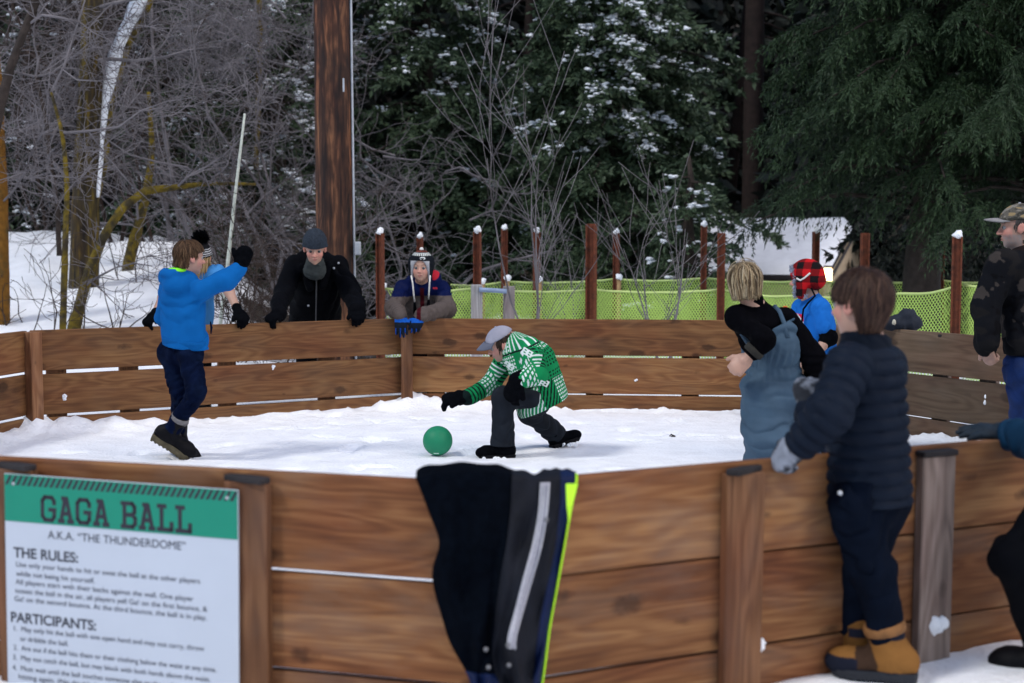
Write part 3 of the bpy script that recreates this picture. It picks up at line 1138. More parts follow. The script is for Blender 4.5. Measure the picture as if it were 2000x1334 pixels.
def bottle():
    w = wall_hit(C3, P1, 1533 if False else 1440)
    p = at(1533, 640, 10.93)
    root = empty('drink_bottle', (p[0], p[1], WTOP), 'clear plastic bottle with an orange cap standing on the far wall', 'bottle')
    t = .835
    z0 = .731
    h = t - z0
    mp = mat('clear_plastic', (.45, .52, .50), .25, .1, 9, 0)
    mb = MB()
    mb.lathe((p[0], p[1], z0), [(0.001, 0), (.030, .002), (.033, .02), (.033, h * .5), (.026, h * .72), (.014, h * .82), (.014, h * .86)], 16)
    mb.build('bottle_body', mp, root, True)
    mb = MB()
    mb.lathe((p[0], p[1], z0 + h * .82), [(.001, h * .2), (.016, h * .2), (.018, h * .16), (.018, 0), (.001, 0)], 16)
    mb.build('bottle_cap', mat('orange_cap', (.75, .12, .02), .5, .05, 9, 0), root, True)
    return root
bottle()

lp = atz(1313, 853, .006)
mb = MB()
mb.tube([lp + np.array([-.02, .0, 0]), lp + np.array([-.005, .02, .012]), lp + np.array([.018, -.01, .004])], .006, 5)
mb.box(lp + np.array([.004, -.006, .004]), (.03, .018, .004), np.array([[.9, -.43, 0], [.43, .9, 0], [0, 0, 1]]), bev=.001)
tag(mb.build('dead_leaf', mat('leaf_brown', (.03, .022, .018), .8, .3, 40, .2)), 'small dark curled leaf lying on the snow right of the crouching boy', 'leaf')

# shoulder bag / bundle left on the right wall
def bundle():
    w = wall_hit(C2, C3, 1760)
    c = at(1752, 634, w[1] + .16)
    r = np.random.default_rng(9)
    root = empty('coat_bundle', (c[0], c[1], .7), 'dark coat bundled on top of the grey right hand planks', 'coat')
    spec = [((1742, 630), (.10, .07, .045)), ((1772, 625), (.075, .07, .075)), ((1786, 632), (.05, .06, .05)), ((1760, 634), (.09, .07, .04)), ((1732, 634), (.06, .06, .03)), ((1776, 615), (.045, .05, .03))]
    Vs, Fs, n = [], [], 0
    fs = [ell(at(q[0], q[1], w[1] + .06), rr) for q, rr in spec]
    f = union(fs, .03)
    g = lambda P: f(P) + .008 * wnoise(P, 4, 6, 28)
    sdf_mesh('coat_cloth', g, *bounds(fs, .03), .009, mat('dark_cloth', (.012, .016, .026), .85, .2, 30, .2), root)
    k = at(1746, 630, w[1] - .03)
    V, F = lumps(np.array([k]), np.array([[.014, .012, .02]]), 2)
    mesh_np('pale_tag', V, F, mat('pale_tag', (.45, .42, .33), .7, .1, 9, 0), root)
bundle()
# ------------------------------------------------------------------ trees
M_BARK = mat('bark_dark', (.035, .026, .022), .9, .35, 14, .5, 60, bdist=.02)
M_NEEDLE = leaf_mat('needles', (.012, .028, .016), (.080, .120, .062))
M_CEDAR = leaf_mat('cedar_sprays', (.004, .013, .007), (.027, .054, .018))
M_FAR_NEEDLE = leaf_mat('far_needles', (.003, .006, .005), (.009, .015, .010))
M_TREESNOW = snow_mat('branch_snow', (.82, .86, .92), .3)

def blades(B, D, Ln, Wd, r):
    """leaf blades as slim diamonds: base, direction, length, width"""
    n = len(B)
    s = r.normal(size=(n, 3))
    s = np.cross(D, s)
    s /= np.linalg.norm(s, axis=1)[:, None] + 1e-9
    m = B + D * Ln[:, None] * .45
    V = np.stack([B, m + s * Wd[:, None], B + D * Ln[:, None], m - s * Wd[:, None]], 1)
    return V.reshape(-1, 3), (np.arange(n) * 4)[:, None] + np.arange(4)[None]

def conifer(name, label, base, H, R, seed, nb=150, tw_den=14, nbl=9, z0=.15, droop=.35, bl=(.09, .018), snow=0, m=None, profile=.8,
            hang=.3, group=None, cull=.5, trunk_r=.16, twl=.42, snow_size=.05, rise=.1, cat='tree', snow_band=None):
    r = np.random.default_rng(seed)
    base = np.asarray(base, float)
    root = empty(name, base, label, cat, group)
    u = r.random(nb) ** .85
    az = r.random(nb) * 2 * math.pi
    back = np.sin(az) > .35
    ok = ~(back & (r.random(nb) < cull))
    u, az = u[ok], az[ok]
    nb = len(u)
    hz = z0 * H + (1 - z0) * H * u
    Lb = R * ((1 - u) ** profile * .95 + .06) * (.62 + .5 * r.random(nb))
    out = np.stack([np.cos(az), np.sin(az), np.zeros(nb)], 1)
    def bpt(i, t):
        z = hz[i] + Lb[i] * (rise * 2 * t - (droop + rise * .6) * t * t)
        return base + out[i] * (Lb[i] * t)[:, None] + np.stack([np.zeros(len(i)), np.zeros(len(i)), z], 1)
    # twigs
    cnt = np.maximum(4, (Lb * tw_den).astype(int))
    bi = np.repeat(np.arange(nb), cnt)
    t = .15 + .85 * r.random(len(bi)) ** .75
    side = np.stack([-out[bi][:, 1], out[bi][:, 0], np.zeros(len(bi))], 1) * r.choice([-1, 1], len(bi))[:, None]
    td = out[bi] * (.35 + .5 * r.random((len(bi), 1))) + side * (.3 + .8 * r.random((len(bi), 1))) + r.normal(size=(len(bi), 3)) * .18
    td[:, 2] -= hang * (.4 + r.random(len(bi)))
    td /= np.linalg.norm(td, axis=1)[:, None]
    tl = twl * (.45 + .7 * r.random(len(bi))) * (1.15 - .6 * t)
    tb = bpt(bi, t)
    ti = np.repeat(np.arange(len(bi)), nbl)
    q = r.random(len(ti))
    B = tb[ti] + td[ti] * (tl[ti] * q)[:, None]
    B[:, 2] -= hang * .5 * tl[ti] * q * q
    D = td[ti] * .8 + r.normal(size=(len(ti), 3)) * .42
    D[:, 2] -= hang * .6 * q
    D /= np.linalg.norm(D, axis=1)[:, None]
    Ln = bl[0] * (.6 + .8 * r.random(len(ti)))
    Wd = bl[1] * (.6 + .8 * r.random(len(ti)))
    V, F = blades(B, D, Ln, Wd, r)
    clus = .5 + .5 * wnoise(tb, seed + 2, 6, 1.7)
    col = np.clip(.15 + .5 * clus[ti] + .35 * r.random(len(ti)) * (.4 + q), 0, 1)
    mesh_np('crown', V, F, m or M_NEEDLE, root, False, col=np.repeat(col, 4))
    # trunk and limbs in one part
    mb = MB()
    mb.tube([base + np.array([.03 * math.sin(k * 2.1 + seed), .03 * math.cos(k * 1.7), H * k / 8]) for k in range(9)], [trunk_r * (1 - .9 * k / 8) + .01 for k in range(9)], 10)
    for i in range(0, nb, 2):
        tt = np.linspace(0, .9, 5)
        mb.tube(bpt(np.full(5, i), tt), (.012 + .012 * Lb[i]) * (1 - tt * .85), 4, False)
    mb.build('trunk', M_BARK, root, True)
    if snow:
        cl = wnoise(tb, seed + 7, 6, 2.2)
        w = (t > .35) & (cl + .5 * r.normal(size=len(cl)) * .6 > .05) & (np.sin(az[bi]) < .7)
        if snow_band is not None:
            zz = (tb[:, 2] - base[2]) / H
            w &= (zz > snow_band[0]) & (zz < snow_band[1])
        k = np.nonzero(w)[0]
        if len(k) > snow: k = r.choice(k, snow, replace=False)
        nl = 3
        kk = np.repeat(k, nl)
        C = tb[kk] + td[kk] * (tl[kk] * r.random(len(kk)) * .8)[:, None] + r.normal(size=(len(kk), 3)) * .02
        C[:, 2] += .025
        s = snow_size * (.35 + .9 * r.random((len(kk), 1)) ** 2)
        V, F = lumps(C, s * np.array([1.25, 1.25, .55]), seed, .3)
        mesh_np('snow', V, F, M_TREESNOW, root)
    return root

def gnd(px, D, dz=-.05):
    p = at(px, 500, D)
    return np.array([p[0], D, float(ground_z(p[0], D)) + dz])

conifer('conifer_tree', 'round bushy evergreen with snow on its shoulders behind the two bare saplings', gnd(1195, 22.0), 7.4, 1.95, 31, nb=460, tw_den=28, nbl=11,
        z0=.10, droop=.35, snow=5200, profile=.60, bl=(.10, .021), snow_size=.034, snow_band=(.36, .95), twl=.38)
conifer('conifer_tree', 'dusty green evergreen with snow clumps at its top right of the utility pole', gnd(835, 24.0), 8.6, 2.3, 32, nb=300, tw_den=22, nbl=10,
        z0=.05, droop=.4, snow=2600, profile=.55, snow_size=.036, snow_band=(.4, 1), bl=(.11, .024))
conifer('conifer_tree', 'low snow dusted evergreen between the utility pole and the bushy evergreen', gnd(935, 24.0), 4.6, 1.9, 33, nb=170, tw_den=20, nbl=9,
        z0=.05, droop=.45, snow=200, profile=.6, bl=(.11, .024), snow_size=.05)
conifer('conifer_tree', 'evergreen frosted with snow just left of the utility pole behind bare twigs', gnd(545, 23.0), 6.8, 2.0, 34, nb=210, tw_den=18, nbl=9,
        z0=.05, droop=.4, snow=1300, profile=.5, bl=(.11, .024), snow_size=.038)
conifer('conifer_tree', 'dark tall evergreen standing above and behind the snowy bushy one', gnd(1230, 28.0), 12.0, 2.7, 35, nb=200, tw_den=14, nbl=8,
        z0=.2, droop=.4, snow=120, profile=.5, bl=(.15, .032))
conifer('conifer_tree', 'dark snow flecked evergreen behind the pale leaning stick', gnd(400, 24.5), 7.5, 2.1, 38, nb=190, tw_den=16, nbl=8,
        z0=.04, droop=.4, snow=420, profile=.5, bl=(.12, .026), snow_size=.05)
conifer('conifer_tree', 'dark evergreen with little snow behind the big furrowed trunk', gnd(215, 26.5), 7.5, 2.4, 39, nb=170, tw_den=14, nbl=8,
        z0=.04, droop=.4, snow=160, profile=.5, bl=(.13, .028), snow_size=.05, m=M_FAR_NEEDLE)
conifer('conifer_tree', 'frosted bluish evergreen low behind the mossy trunks at the left edge', gnd(60, 27.0), 5.2, 2.0, 36, nb=130, tw_den=14, nbl=8,
        z0=.02, droop=.4, snow=380, profile=.6, bl=(.13, .028), snow_size=.055)
conifer('conifer_tree', 'small snow flecked evergreen left of the snowy roof', gnd(1345, 19.5), 2.75, 1.0, 37, nb=80, tw_den=22, nbl=9,
        z0=.02, droop=.3, snow=60, profile=.7, bl=(.09, .02), snow_size=.04)
# the big cedars on the right, drooping sprays
def cedar(label, base, H, R, seed, nb, z0, **k):
    return conifer('cedar_tree', label, base, H, R, seed, nb=nb, tw_den=32, nbl=25, z0=z0, droop=.42, bl=(.060, .0060), m=M_CEDAR, profile=.35, hang=.95,
                   trunk_r=.22, twl=.46, rise=.22, cull=.72, **k)
cedar('big cedar with drooping sprays hanging over the snowy roof', gnd(1805, 15.8), 8.0, 1.95, 41, 420, .215)
cedar('big cedar filling the upper right corner behind the man in camouflage', gnd(2040, 15.0), 8.0, 2.0, 42, 330, .17)
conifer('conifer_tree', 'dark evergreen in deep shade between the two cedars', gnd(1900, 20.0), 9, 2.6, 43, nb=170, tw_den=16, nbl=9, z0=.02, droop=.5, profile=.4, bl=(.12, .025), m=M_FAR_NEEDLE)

# bare trunks deep in the wood behind the roof
M_TRUNKRED = mat('bark_red', (.020, .012, .010), .9, .35, 8, .5, 40, bdist=.03)
for k, (px, D, rad, lean, lb) in enumerate(((1468, 34, .27, .0, 'thick reddish dark trunk rising behind the snowy roof'), (1402, 36, .16, .15, 'slim dark trunk between the bushy evergreen and the thick trunk'),
                             (1432, 42, .14, -.1, 'thin far trunk just left of the thick reddish trunk'), (1010, 36, .17, .1, 'dark trunk in the gap left of the bushy evergreen'))):
    b = gnd(px, D)
    mb = MB()
    mb.tube([b + np.array([lean * q, 0, 1.8 * q]) for q in range(9)], [rad * (1 - .04 * q) for q in range(9)], 14)
    r_ = np.random.default_rng(k)
    for q in range(9):
        z = 3 + r_.random() * 9
        a = r_.random() * 6.28
        p = b + np.array([lean * z / 1.8, 0, z])
        dd = np.array([math.cos(a), math.sin(a) * .5, -.2])
        mb.tube([p, p + dd * .6, p + dd * 1.3 + np.array([0, 0, -.15])], [.045, .03, .012], 5, False)
    tag(mb.build('tree_trunk', M_TRUNKRED, None, True), lb, 'tree')

# the wood behind, one mass
def far_wood():
    r = np.random.default_rng(77)
    Vs, Fs, Cs, n = [], [], [], 0
    for k in range(74):
        D = r.uniform(31, 58)
        px = r.uniform(-150, 2150)
        if 1330 < px < 1640 and D < 40: D = r.uniform(41, 58)
        b = gnd(px, D)
        H, R = r.uniform(9, 17), r.uniform(1.6, 2.8)
        nb = 1500
        u = r.random(nb)
        a = r.random(nb) * 6.28
        rad = R * (1 - u) ** .7 * np.sqrt(r.random(nb)) + .1
        B = b + np.stack([rad * np.cos(a), rad * np.sin(a), u * H], 1)
        Dd = np.stack([np.cos(a), np.sin(a), -.5 + 0 * a], 1) + r.normal(size=(nb, 3)) * .5
        Dd /= np.linalg.norm(Dd, axis=1)[:, None]
        V, F = blades(B, Dd, .4 + .45 * r.random(nb), .07 + .09 * r.random(nb), r)
        Vs.append(V); Fs.append(F + n); n += len(V)
        Cs.append(np.repeat(np.clip(r.random() * .4 + r.random(nb) * .5, 0, 1), 4))
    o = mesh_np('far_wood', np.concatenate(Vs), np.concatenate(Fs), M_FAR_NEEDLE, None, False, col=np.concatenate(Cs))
    tag(o, 'dark evergreen wood closing off the view behind everything', 'wood', kind='stuff')
far_wood()

# ------------------------------------------------------------------ bare trees and brush
M_TWIG = mat('twig_grey', (.155, .142, .152), .9, .35, 3.0, 0, second=(.042, .034, .034))
M_TWIGB = mat('twig_brown', (.032, .020, .015), .9, .35, 3.0, 0, second=(.085, .068, .064))
M_MOSS = mat('mossy_bark', (.135, .095, .010), .95, .35, 14, .8, 40, second=(.04, .032, .016), bdist=.02, s_lo=.42, s_hi=.6)
M_MOSSO = mat('mossy_bark_orange', (.17, .075, .010), .95, .3, 14, .6, 60, second=(.09, .055, .015), bdist=.02)

def grow(starts, seed, minr=.0028, wob=.22, up=.02, spread=.75, ratio=.62, lv_max=4, child=(3, 6)):
    """starts: list of (point, direction, length, radius, level)"""
    r = random.Random(seed)
    P0, P1_, R0, R1 = [], [], [], []
    st = list(starts)
    while st:
        p, d, L, rad, lv = st.pop()
        n = 5 if lv < 2 else 4
        pts, rr = [p], [rad]
        dirs = []
        for i in range(n):
            d = nrm(d + np.array([r.gauss(0, wob), r.gauss(0, wob), r.gauss(0, wob) + up]))
            p = p + d * L / n
            pts.append(p); dirs.append(d)
            rr.append(max(minr, rad * (1 - .75 * (i + 1) / n)))
        for i in range(n):
            P0.append(pts[i]); P1_.append(pts[i + 1]); R0.append(rr[i]); R1.append(rr[i + 1])
        if lv < lv_max:
            for c in range(r.randint(*child)):
                i = r.randint(1, n - 1) if lv == 0 else r.randint(0, n - 1)
                f = r.random()
                q = pts[i] + (pts[i + 1] - pts[i]) * f
                nd = nrm(dirs[i] * .6 + spread * np.array([r.gauss(0, 1), r.gauss(.12, .6), r.gauss(.1, .8)]))
                st.append((q, nd, L * r.uniform(.4, .8) * (ratio / .62), max(minr, rr[i] * r.uniform(.4, .65)), lv + 1))
    return P0, P1_, R0, R1

def bare(name, label, base, starts, seed, m=None, cat='tree', group=None, n=4, **k):
    root = empty(name, base, label, cat, group)
    P0, P1_, R0, R1 = grow(starts, seed, **k)
    V, F = segs_mesh(P0, P1_, R0, R1, n)
    mesh_np('branches', V, F, m or M_TWIG, root)
    return root

# main mossy trunk with its snow plastered leaning limb
def path(pts): return np.array([at(*q) for q in pts])
def tube_part(name, pts, wpx, m, root, n=14, rough=.05, seed=0):
    p = path(pts)
    k = np.linspace(0, len(p) - 1, (len(p) - 1) * 6 + 1)
    q = np.stack([np.interp(k, np.arange(len(p)), p[:, i]) for i in range(3)], 1)
    w = np.interp(k, np.arange(len(p)), [wp / 2 / (FPX / pp[2]) for wp, pp in zip(wpx, pts)])
    for _ in range(2):
        q[1:-1] = q[1:-1] * .5 + (q[:-2] + q[2:]) * .25
    w = w * (1 + rough * wnoise(q, seed + 3, 5, 5))
    mb = MB()
    mb.tube(q, w, n)
    V = mb.V[0]
    d = wnoise(V * np.array([1, 1, .25]), seed, 8, 42) * .006
    c = np.repeat(q, n, 0)
    c = np.concatenate([c, q[:1], q[-1:]])
    o = V - c
    ln = np.linalg.norm(o, axis=1)[:, None] + 1e-9
    mb.V[0] = V + o / ln * d[:, None] * np.minimum(1, ln / .05)
    return mb.build(name, m, root, True)
D1 = 17.0
b = at(163, 640, D1)
tr = empty('mossy_tree', gnd(163, D1), 'big furrowed trunk furred with olive moss, white snow caked along its leaning limb', 'tree')
M_MOSSTRUNK = wood_mat('moss_trunk', (.012, .009, .006), (.060, .043, .014), (.15, .105, .012), grain=.30, stain=.75, axis='Z', grey=(.035, .028, .022), fig=.06, knots=.2, lo=.42, hi=.66)
tube_part('trunk', [(158, 700, D1), (163, 600, D1), (166, 470, D1), (169, 330, D1), (176, 180, D1), (180, 60, D1), (182, -120, D1)], (66, 60, 54, 50, 46, 40, 36), M_MOSSTRUNK, tr, 20)
tube_part('limb', [(180, 400, D1), (196, 320, D1 + .1), (208, 200, D1 + .2), (238, 90, D1 + .3), (275, 15, D1 + .4), (330, -120, D1 + .5)], (24, 28, 30, 32, 34, 32), M_MOSS, tr, 14)
tube_part('limb_snow', [(191, 385, D1 - .06), (193, 320, D1 + .02), (203, 200, D1 + .1), (229, 92, D1 + .2), (263, 22, D1 + .3), (318, -110, D1 + .4)], (5, 17, 17, 24, 28, 26), M_TREESNOW, tr, 12, .35, 9)
P0, P1_, R0, R1 = grow([(at(176, y_, D1), np.array([s, -.2 * k, .35]), 1.6, .028, 0) for k, (y_, s) in enumerate(((360, -1), (250, -.8), (120, 1), (20, .8)))], 3)
V, F = segs_mesh(P0, P1_, R0, R1, 4)
mesh_np('branches', V, F, M_TWIG, tr)

def mossy(label, pts, wpx, seed, m=M_MOSS, tw=5, name='mossy_tree'):
    D = pts[0][2]
    root = empty(name, gnd(pts[0][0], D), label, 'tree')
    tube_part('trunk', pts, wpx, m, root, 12, .08, seed)
    r = random.Random(seed)
    st = []
    for k in range(tw):
        i = r.randint(1, len(pts) - 1)
        st.append((at(*pts[i]), nrm(np.array([r.gauss(0, 1), -.2 + r.gauss(0, .3), r.uniform(.0, 1.1)])), r.uniform(.8, 1.7), .016, 1))
    if st:
        V, F = segs_mesh(*grow(st, seed), 4)
        mesh_np('branches', V, F, M_TWIG, root)
    return root
mossy('orange brown mossy trunk cut by the left edge of the view', [(4, 690, 15.5), (3, 560, 15.5), (0, 400, 15.5), (-4, 250, 15.5), (-14, 100, 15.5), (-20, -100, 15.5)], (36, 32, 30, 26, 24, 22), 51, M_MOSSO, 4)
mossy('slender mossy stem just left of the big furrowed trunk', [(122, 665, 15.0), (126, 520, 15.0), (132, 360, 15.0), (122, 260, 15.1), (100, 180, 15.2)], (13, 12, 10, 8, 5), 52, tw=2)
mossy('arching yellow green mossy limb bending right over the snow bank', [(140, 660, 15.4), (165, 560, 15.4), (200, 465, 15.5), (240, 405, 15.6), (285, 372, 15.7), (345, 366, 15.8), (410, 358, 15.9), (500, 360, 16.0)], (26, 22, 18, 16, 15, 12, 9, 5), 53, tw=4)
mossy('short leaning mossy trunk rising under the arching limb', [(238, 600, 18.0), (252, 510, 18.0), (270, 440, 18.0), (285, 385, 18.1), (298, 300, 18.2), (290, 180, 18.3)], (26, 24, 20, 16, 12, 7), 54, tw=3)
mossy('thin dark stem with snow on one side near the slender mossy stem', [(116, 500, 16.4), (112, 400, 16.4), (98, 320, 16.4), (90, 230, 16.5), (70, 150, 16.6)], (11, 10, 9, 8, 6), 55, M_BARK, 7)
mossy('dark bare limb leaning across the upper left corner', [(-40, 420, 14.0), (-10, 250, 14.0), (20, 130, 14.0), (52, 50, 14.0), (95, -60, 14.0)], (22, 20, 18, 16, 14), 56, M_BARK, 3)
mossy('olive stem showing at the top left of the utility pole', [(500, 330, 21.0), (505, 180, 21.0), (508, 60, 21.0), (506, -60, 21.0)], (10, 11, 12, 12), 57, M_MOSS, 8)

r_ = random.Random(4)
_spots = [(30, 20.5, 5.5), (95, 21.5, 5.8), (235, 20.5, 5.6), (300, 20.0, 5.4), (345, 21.5, 6.2), (405, 20.2, 5.6), (470, 20.6, 6.0), (540, 20.0, 5.2), (600, 20.5, 5.8), (725, 20.0, 3.4), (790, 20.4, 3.0), (862, 20.8, 2.6)]
_txt = ['bare grey tree left of the big furrowed trunk', 'bare grey tree behind the slender mossy stem', 'bare twiggy tree right behind the big furrowed trunk',
        'bare tree whose twigs cross the short leaning mossy trunk', 'pale tangled bare tree above the arching limb', 'bare tree behind the pale leaning stick and the pompom hat',
        'frosted bare tree right of the pale leaning stick', 'bare tree above the man in the knitted hat', 'bare tree tangled against the left side of the utility pole',
        'bare branches against the right side of the utility pole', 'bare grey tree in front of the dusty green evergreen', 'bare branches reaching toward the bushy evergreen']
for k, ((px, D, H), lb) in enumerate(zip(_spots, _txt)):
    b = gnd(px, D)
    st = []
    for q in range(2 if k < 9 else 1):
        st.append((b + np.array([q * .1 - .1, 0, 0]), nrm(np.array([r_.gauss(0, .22), -.05, 1])), H * r_.uniform(.75, 1.1), .032, 0))
    for q in range(6 if k < 9 else 5):
        z = H * r_.uniform(.1, .85)
        st.append((b + np.array([r_.gauss(0, .2), 0, z]), nrm(np.array([r_.gauss(0, 1), -.3 + r_.gauss(0, .4), r_.uniform(-.1, .6)])), r_.uniform(1.0, 1.9), .017, 1))
    bare('bare_tree', lb, b, st, 100 + k, (M_TWIGB if k < 4 else M_TWIG), 'tree', 'leafless trees at the edge of the wood', wob=.34, lv_max=4 if k < 9 else 3, child=(3, 4), minr=.0032)

# brush on the snow bank
_b = [(40, 15.6, .8), (85, 15.0, .9), (205, 15.2, .8), (265, 17.2, .9), (455, 14.2, 1.0), (520, 14.6, 1.2), (500, 16.4, 1.5), (570, 15.6, 1.4), (715, 15.5, 1.5), (770, 17.5, 1.3), (430, 17.0, 1.3)]
_bt = ['low dark brush beside the orange mossy trunk', 'thin twigs in the snow left of the slender mossy stem', 'thin twigs in the snow right of the big furrowed trunk', 'sparse twigs on the snow bank behind the boy in the blue hoodie',
       'brown brush beside the bare forearm', 'brown tangled brush left of the man in black', 'taller brown brush behind the man in black', 'tangled brush behind the knitted hat', 'pale twigs right of the utility pole base', 'brush in shade behind the leftmost fence post',
       'brush at the foot of the pale leaning stick']
for k, ((px, D, H), lb) in enumerate(zip(_b, _bt)):
    b = gnd(px, D)
    st = [(b + np.array([r_.gauss(0, .18), r_.gauss(0, .1), -.05]), nrm(np.array([r_.gauss(0, .45), r_.gauss(-.1, .3), 1])), H * r_.uniform(.6, 1.1), .010, 1) for q in range(4 if k < 4 else 7)]
    bare('brush', lb, b, st, 200 + k, M_TWIGB if k < 8 else M_TWIG, 'bush', 'leafless brush on the snow', wob=.2, lv_max=3 if k < 4 else 4, child=(1, 3) if k < 4 else (2, 4), minr=.003)

# young bare saplings in front of the nets
for k, (px, D, H, lb) in enumerate(((1056, 12.9, 1.95, 'taller bare sapling behind the far wall, twigs spread like a vase'), (1303, 13.0, 1.35, 'shorter bare sapling behind the far wall right of the widest post'), (1120, 15.8, 1.2, 'faint bare shrub behind the net beside the widest post'))):
    b = gnd(px, D)
    st = [(b + np.array([r_.gauss(0, .03), 0, 0]), nrm(np.array([(q - 2) * .20 + r_.gauss(0, .05), r_.gauss(0, .15), 1])), H * r_.uniform(.7, 1.15), .013, 0) for q in range(4 if k < 2 else 3)]
    bare('sapling', lb, b, st, 300 + k, M_TWIG, 'sapling', 'bare saplings by the nets', wob=.08, lv_max=2, child=(3, 4), up=.08, spread=.34, minr=.0024)

# pale stick leaning by the pompom hat
mb = MB()
p0, p1 = at(420, 590, 14.8), at(478, 222, 14.2)
p0[2] = float(ground_z(p0[0], p0[1])) - .1
mb.tube([p0, p0 * .66 + p1 * .34 + np.array([.01, 0, 0]), p0 * .33 + p1 * .67, p1], [.022, .02, .016, .011], 8)
tag(mb.build('pale_stick', mat('pale_bark', (.52, .55, .48), .8, .25, 22, .2), None, True), 'long pale bare stick leaning in the snow behind the pompom hat', 'stick')
# ------------------------------------------------------------------ rules sign hung on the near wall
def sign():
    a, b = CNL, CA
    t = np.append((b - a) / np.linalg.norm(b - a), 0)
    n = np.array([t[1], -t[0], 0])
    off = .019 + .041 + .008
    w0 = wall_hit(a, b, 10)
    p0 = np.append(w0, 0) + n * off
    def hit(px, py):                                         # pixel ray meets the sign plane
        d = at(px, py, 1.0) - np.array([0, 0, CAMZ])
        k = np.dot(p0 - np.array([0, 0, CAMZ]), n) / np.dot(d, n)
        return np.array([0, 0, CAMZ]) + d * k
    TL, TR = hit(9, 924), hit(466, 957)
    R = nrm(TR - TL)
    Dn = np.cross(R, n)
    Dn = Dn if Dn[2] < 0 else -Dn
    W = np.linalg.norm(TR - TL)
    H = .86
    # the board hangs a little crooked, so its own axes carry all the printing
    M = lambda u, v, h=0.0: TL + R * u + Dn * v + n * h
    def uv(px, py):
        q = hit(px, py) - TL
        return float(q @ R), float(q @ Dn)
    c = M(W / 2, H / 2, 0)
    root = empty('rules_sign', M(W / 2, H, 0), 'white game rules sign with a green header, screwed to two posts of the near wall', 'sign')
    Rm = np.stack([R, -n, -Dn], 1)
    mb = MB()
    mb.box(c, (W, .006, H), Rm, bev=.002)
    mb.build('panel', mat('sign_white', (.47, .51, .58), .4, .03, 4, 0), root)
    def quad(mb, pts, h):
        V = [M(u, v, h) for u, v in pts]
        mb.add(V, [list(range(len(pts)))[::-1]] if len(pts) == 4 else None)
    yb = uv(240, 1036)[1]
    mb = MB()
    mb.box(M(W / 2, yb / 2, .0040), (W - .003, .0016, yb - .003), Rm, bev=.0005)
    mb.build('header_band', mat('sign_green', (.005, .22, .14), .4, .05, 4, 0), root)
    mdark = mat('sign_ink', (.026, .022, .034), .6, .05, 6, 0)
    mgrey = mat('sign_text_ink', (.045, .048, .062), .6, .05, 6, 0)
    mb = MB()
    k = 0
    u = .004
    hs = yb * .20
    while u < W - .02:
        sl = hs * .55
        quad(mb, [(u + sl, .004), (u + sl + .0105, .004), (u + .0105, .004 + hs), (u, .004 + hs)], .0054)
        u += .0197
    mb.build('header_stripes', mdark, root)
    # block slab letters: cells on a 5 x 7 grid, chamfered corners
    G = {'G': ['.###.', '#...#', '#....', '#.###', '#...#', '#...#', '.###.'],
         'A': ['.##..', '..#..', '.#.#.', '.#.#.', '.###.', '#...#', '##.##'],
         'B': ['####.', '.#..#', '.#..#', '.###.', '.#..#', '.#..#', '####.'],
         'L': ['###..', '.#...', '.#...', '.#...', '.#..#', '.#..#', '#####']}
    def stroke(mb, pts, wd, h, f):
        for (x0, y0), (x1, y1) in zip(pts[:-1], pts[1:]):
            d = np.array([x1 - x0, y1 - y0], float)
            L = np.linalg.norm(d)
            d /= L
            q = np.array([-d[1], d[0]]) * wd / 2
            e = d * wd * .32
            A, B_ = np.array([x0, y0]) - e, np.array([x1, y1]) + e
            quad(mb, [f(*(A - q)), f(*(B_ - q)), f(*(B_ + q)), f(*(A + q))], h)
    ST = {'G': [[(.92, .28), (.92, .16), (.76, 0), (.24, 0), (.06, .16), (.06, .84), (.24, 1), (.76, 1), (.92, .84), (.92, .56)], [(.58, .54), (1.0, .54)]],
          'A': [[(.14, 1), (.44, .02)], [(.56, .02), (.86, 1)], [(.26, .66), (.74, .66)], [(0, 1), (.32, 1)], [(.68, 1), (1, 1)], [(.26, .0), (.56, .0)]],
          'B': [[(.18, 0), (.18, 1)], [(0, 0), (.72, 0), (.9, .13), (.9, .36), (.74, .49), (.2, .49)], [(.74, .49), (.94, .62), (.94, .86), (.76, 1), (0, 1)]],
          'L': [[(.24, 0), (.24, 1)], [(0, 0), (.5, 0)], [(0, 1), (.94, 1), (.94, .7)]]}
    mb = MB()
    u0, v0 = uv(83, 972)
    u1, v1 = uv(379, 1032)
    hh = (uv(230, 1026)[1] - uv(230, 981)[1])
    vt = uv(230, 981)[1]
    txt = 'GAGA BALL'
    adv = (u1 - u0) / (len(txt) - .55)
    for i, ch in enumerate(txt):
        if ch == ' ': continue
        x0 = u0 + adv * (i if i < 4 else i - .45)
        wd = adv * .78
        for k, st in enumerate(ST[ch]):
            stroke(mb, [(x * wd, y * hh) for x, y in st], .0128, .0052 + .00015 * k + .00003 * i, lambda a_, b_: (x0 + a_, vt + b_))
    mb.build('title_lettering', mdark, root)
    allV, allF, n0 = [], [], 0
    def text(s, pl, pr, py_l, size_px, bold=0.0, at_left=True):
        """baseline from pixel (pl,py_l) to column pr"""
        nonlocal n0
        fc = bpy.data.curves.new('t', 'FONT')
        fc.body = s
        fc.size = 1.0
        fc.offset = bold
        ob = bpy.data.objects.new('t', fc)
        COL.objects.link(ob)
        dg = bpy.context.evaluated_depsgraph_get()
        me = bpy.data.meshes.new_from_object(ob.evaluated_get(dg))
        V = np.array([v.co[:] for v in me.vertices])
        T = []
        for p in me.polygons:
            q = list(p.vertices)
            for k in range(1, len(q) - 1): T.append((q[0], q[k], q[k + 1]))
        bpy.data.objects.remove(ob)
        bpy.data.curves.remove(fc)
        bpy.data.meshes.remove(me)
        ua, va = uv(pl, py_l)
        ub, _ = uv(pr, py_l + (pr - pl) * .072)
        sx = (ub - ua) / (V[:, 0].max() - V[:, 0].min())
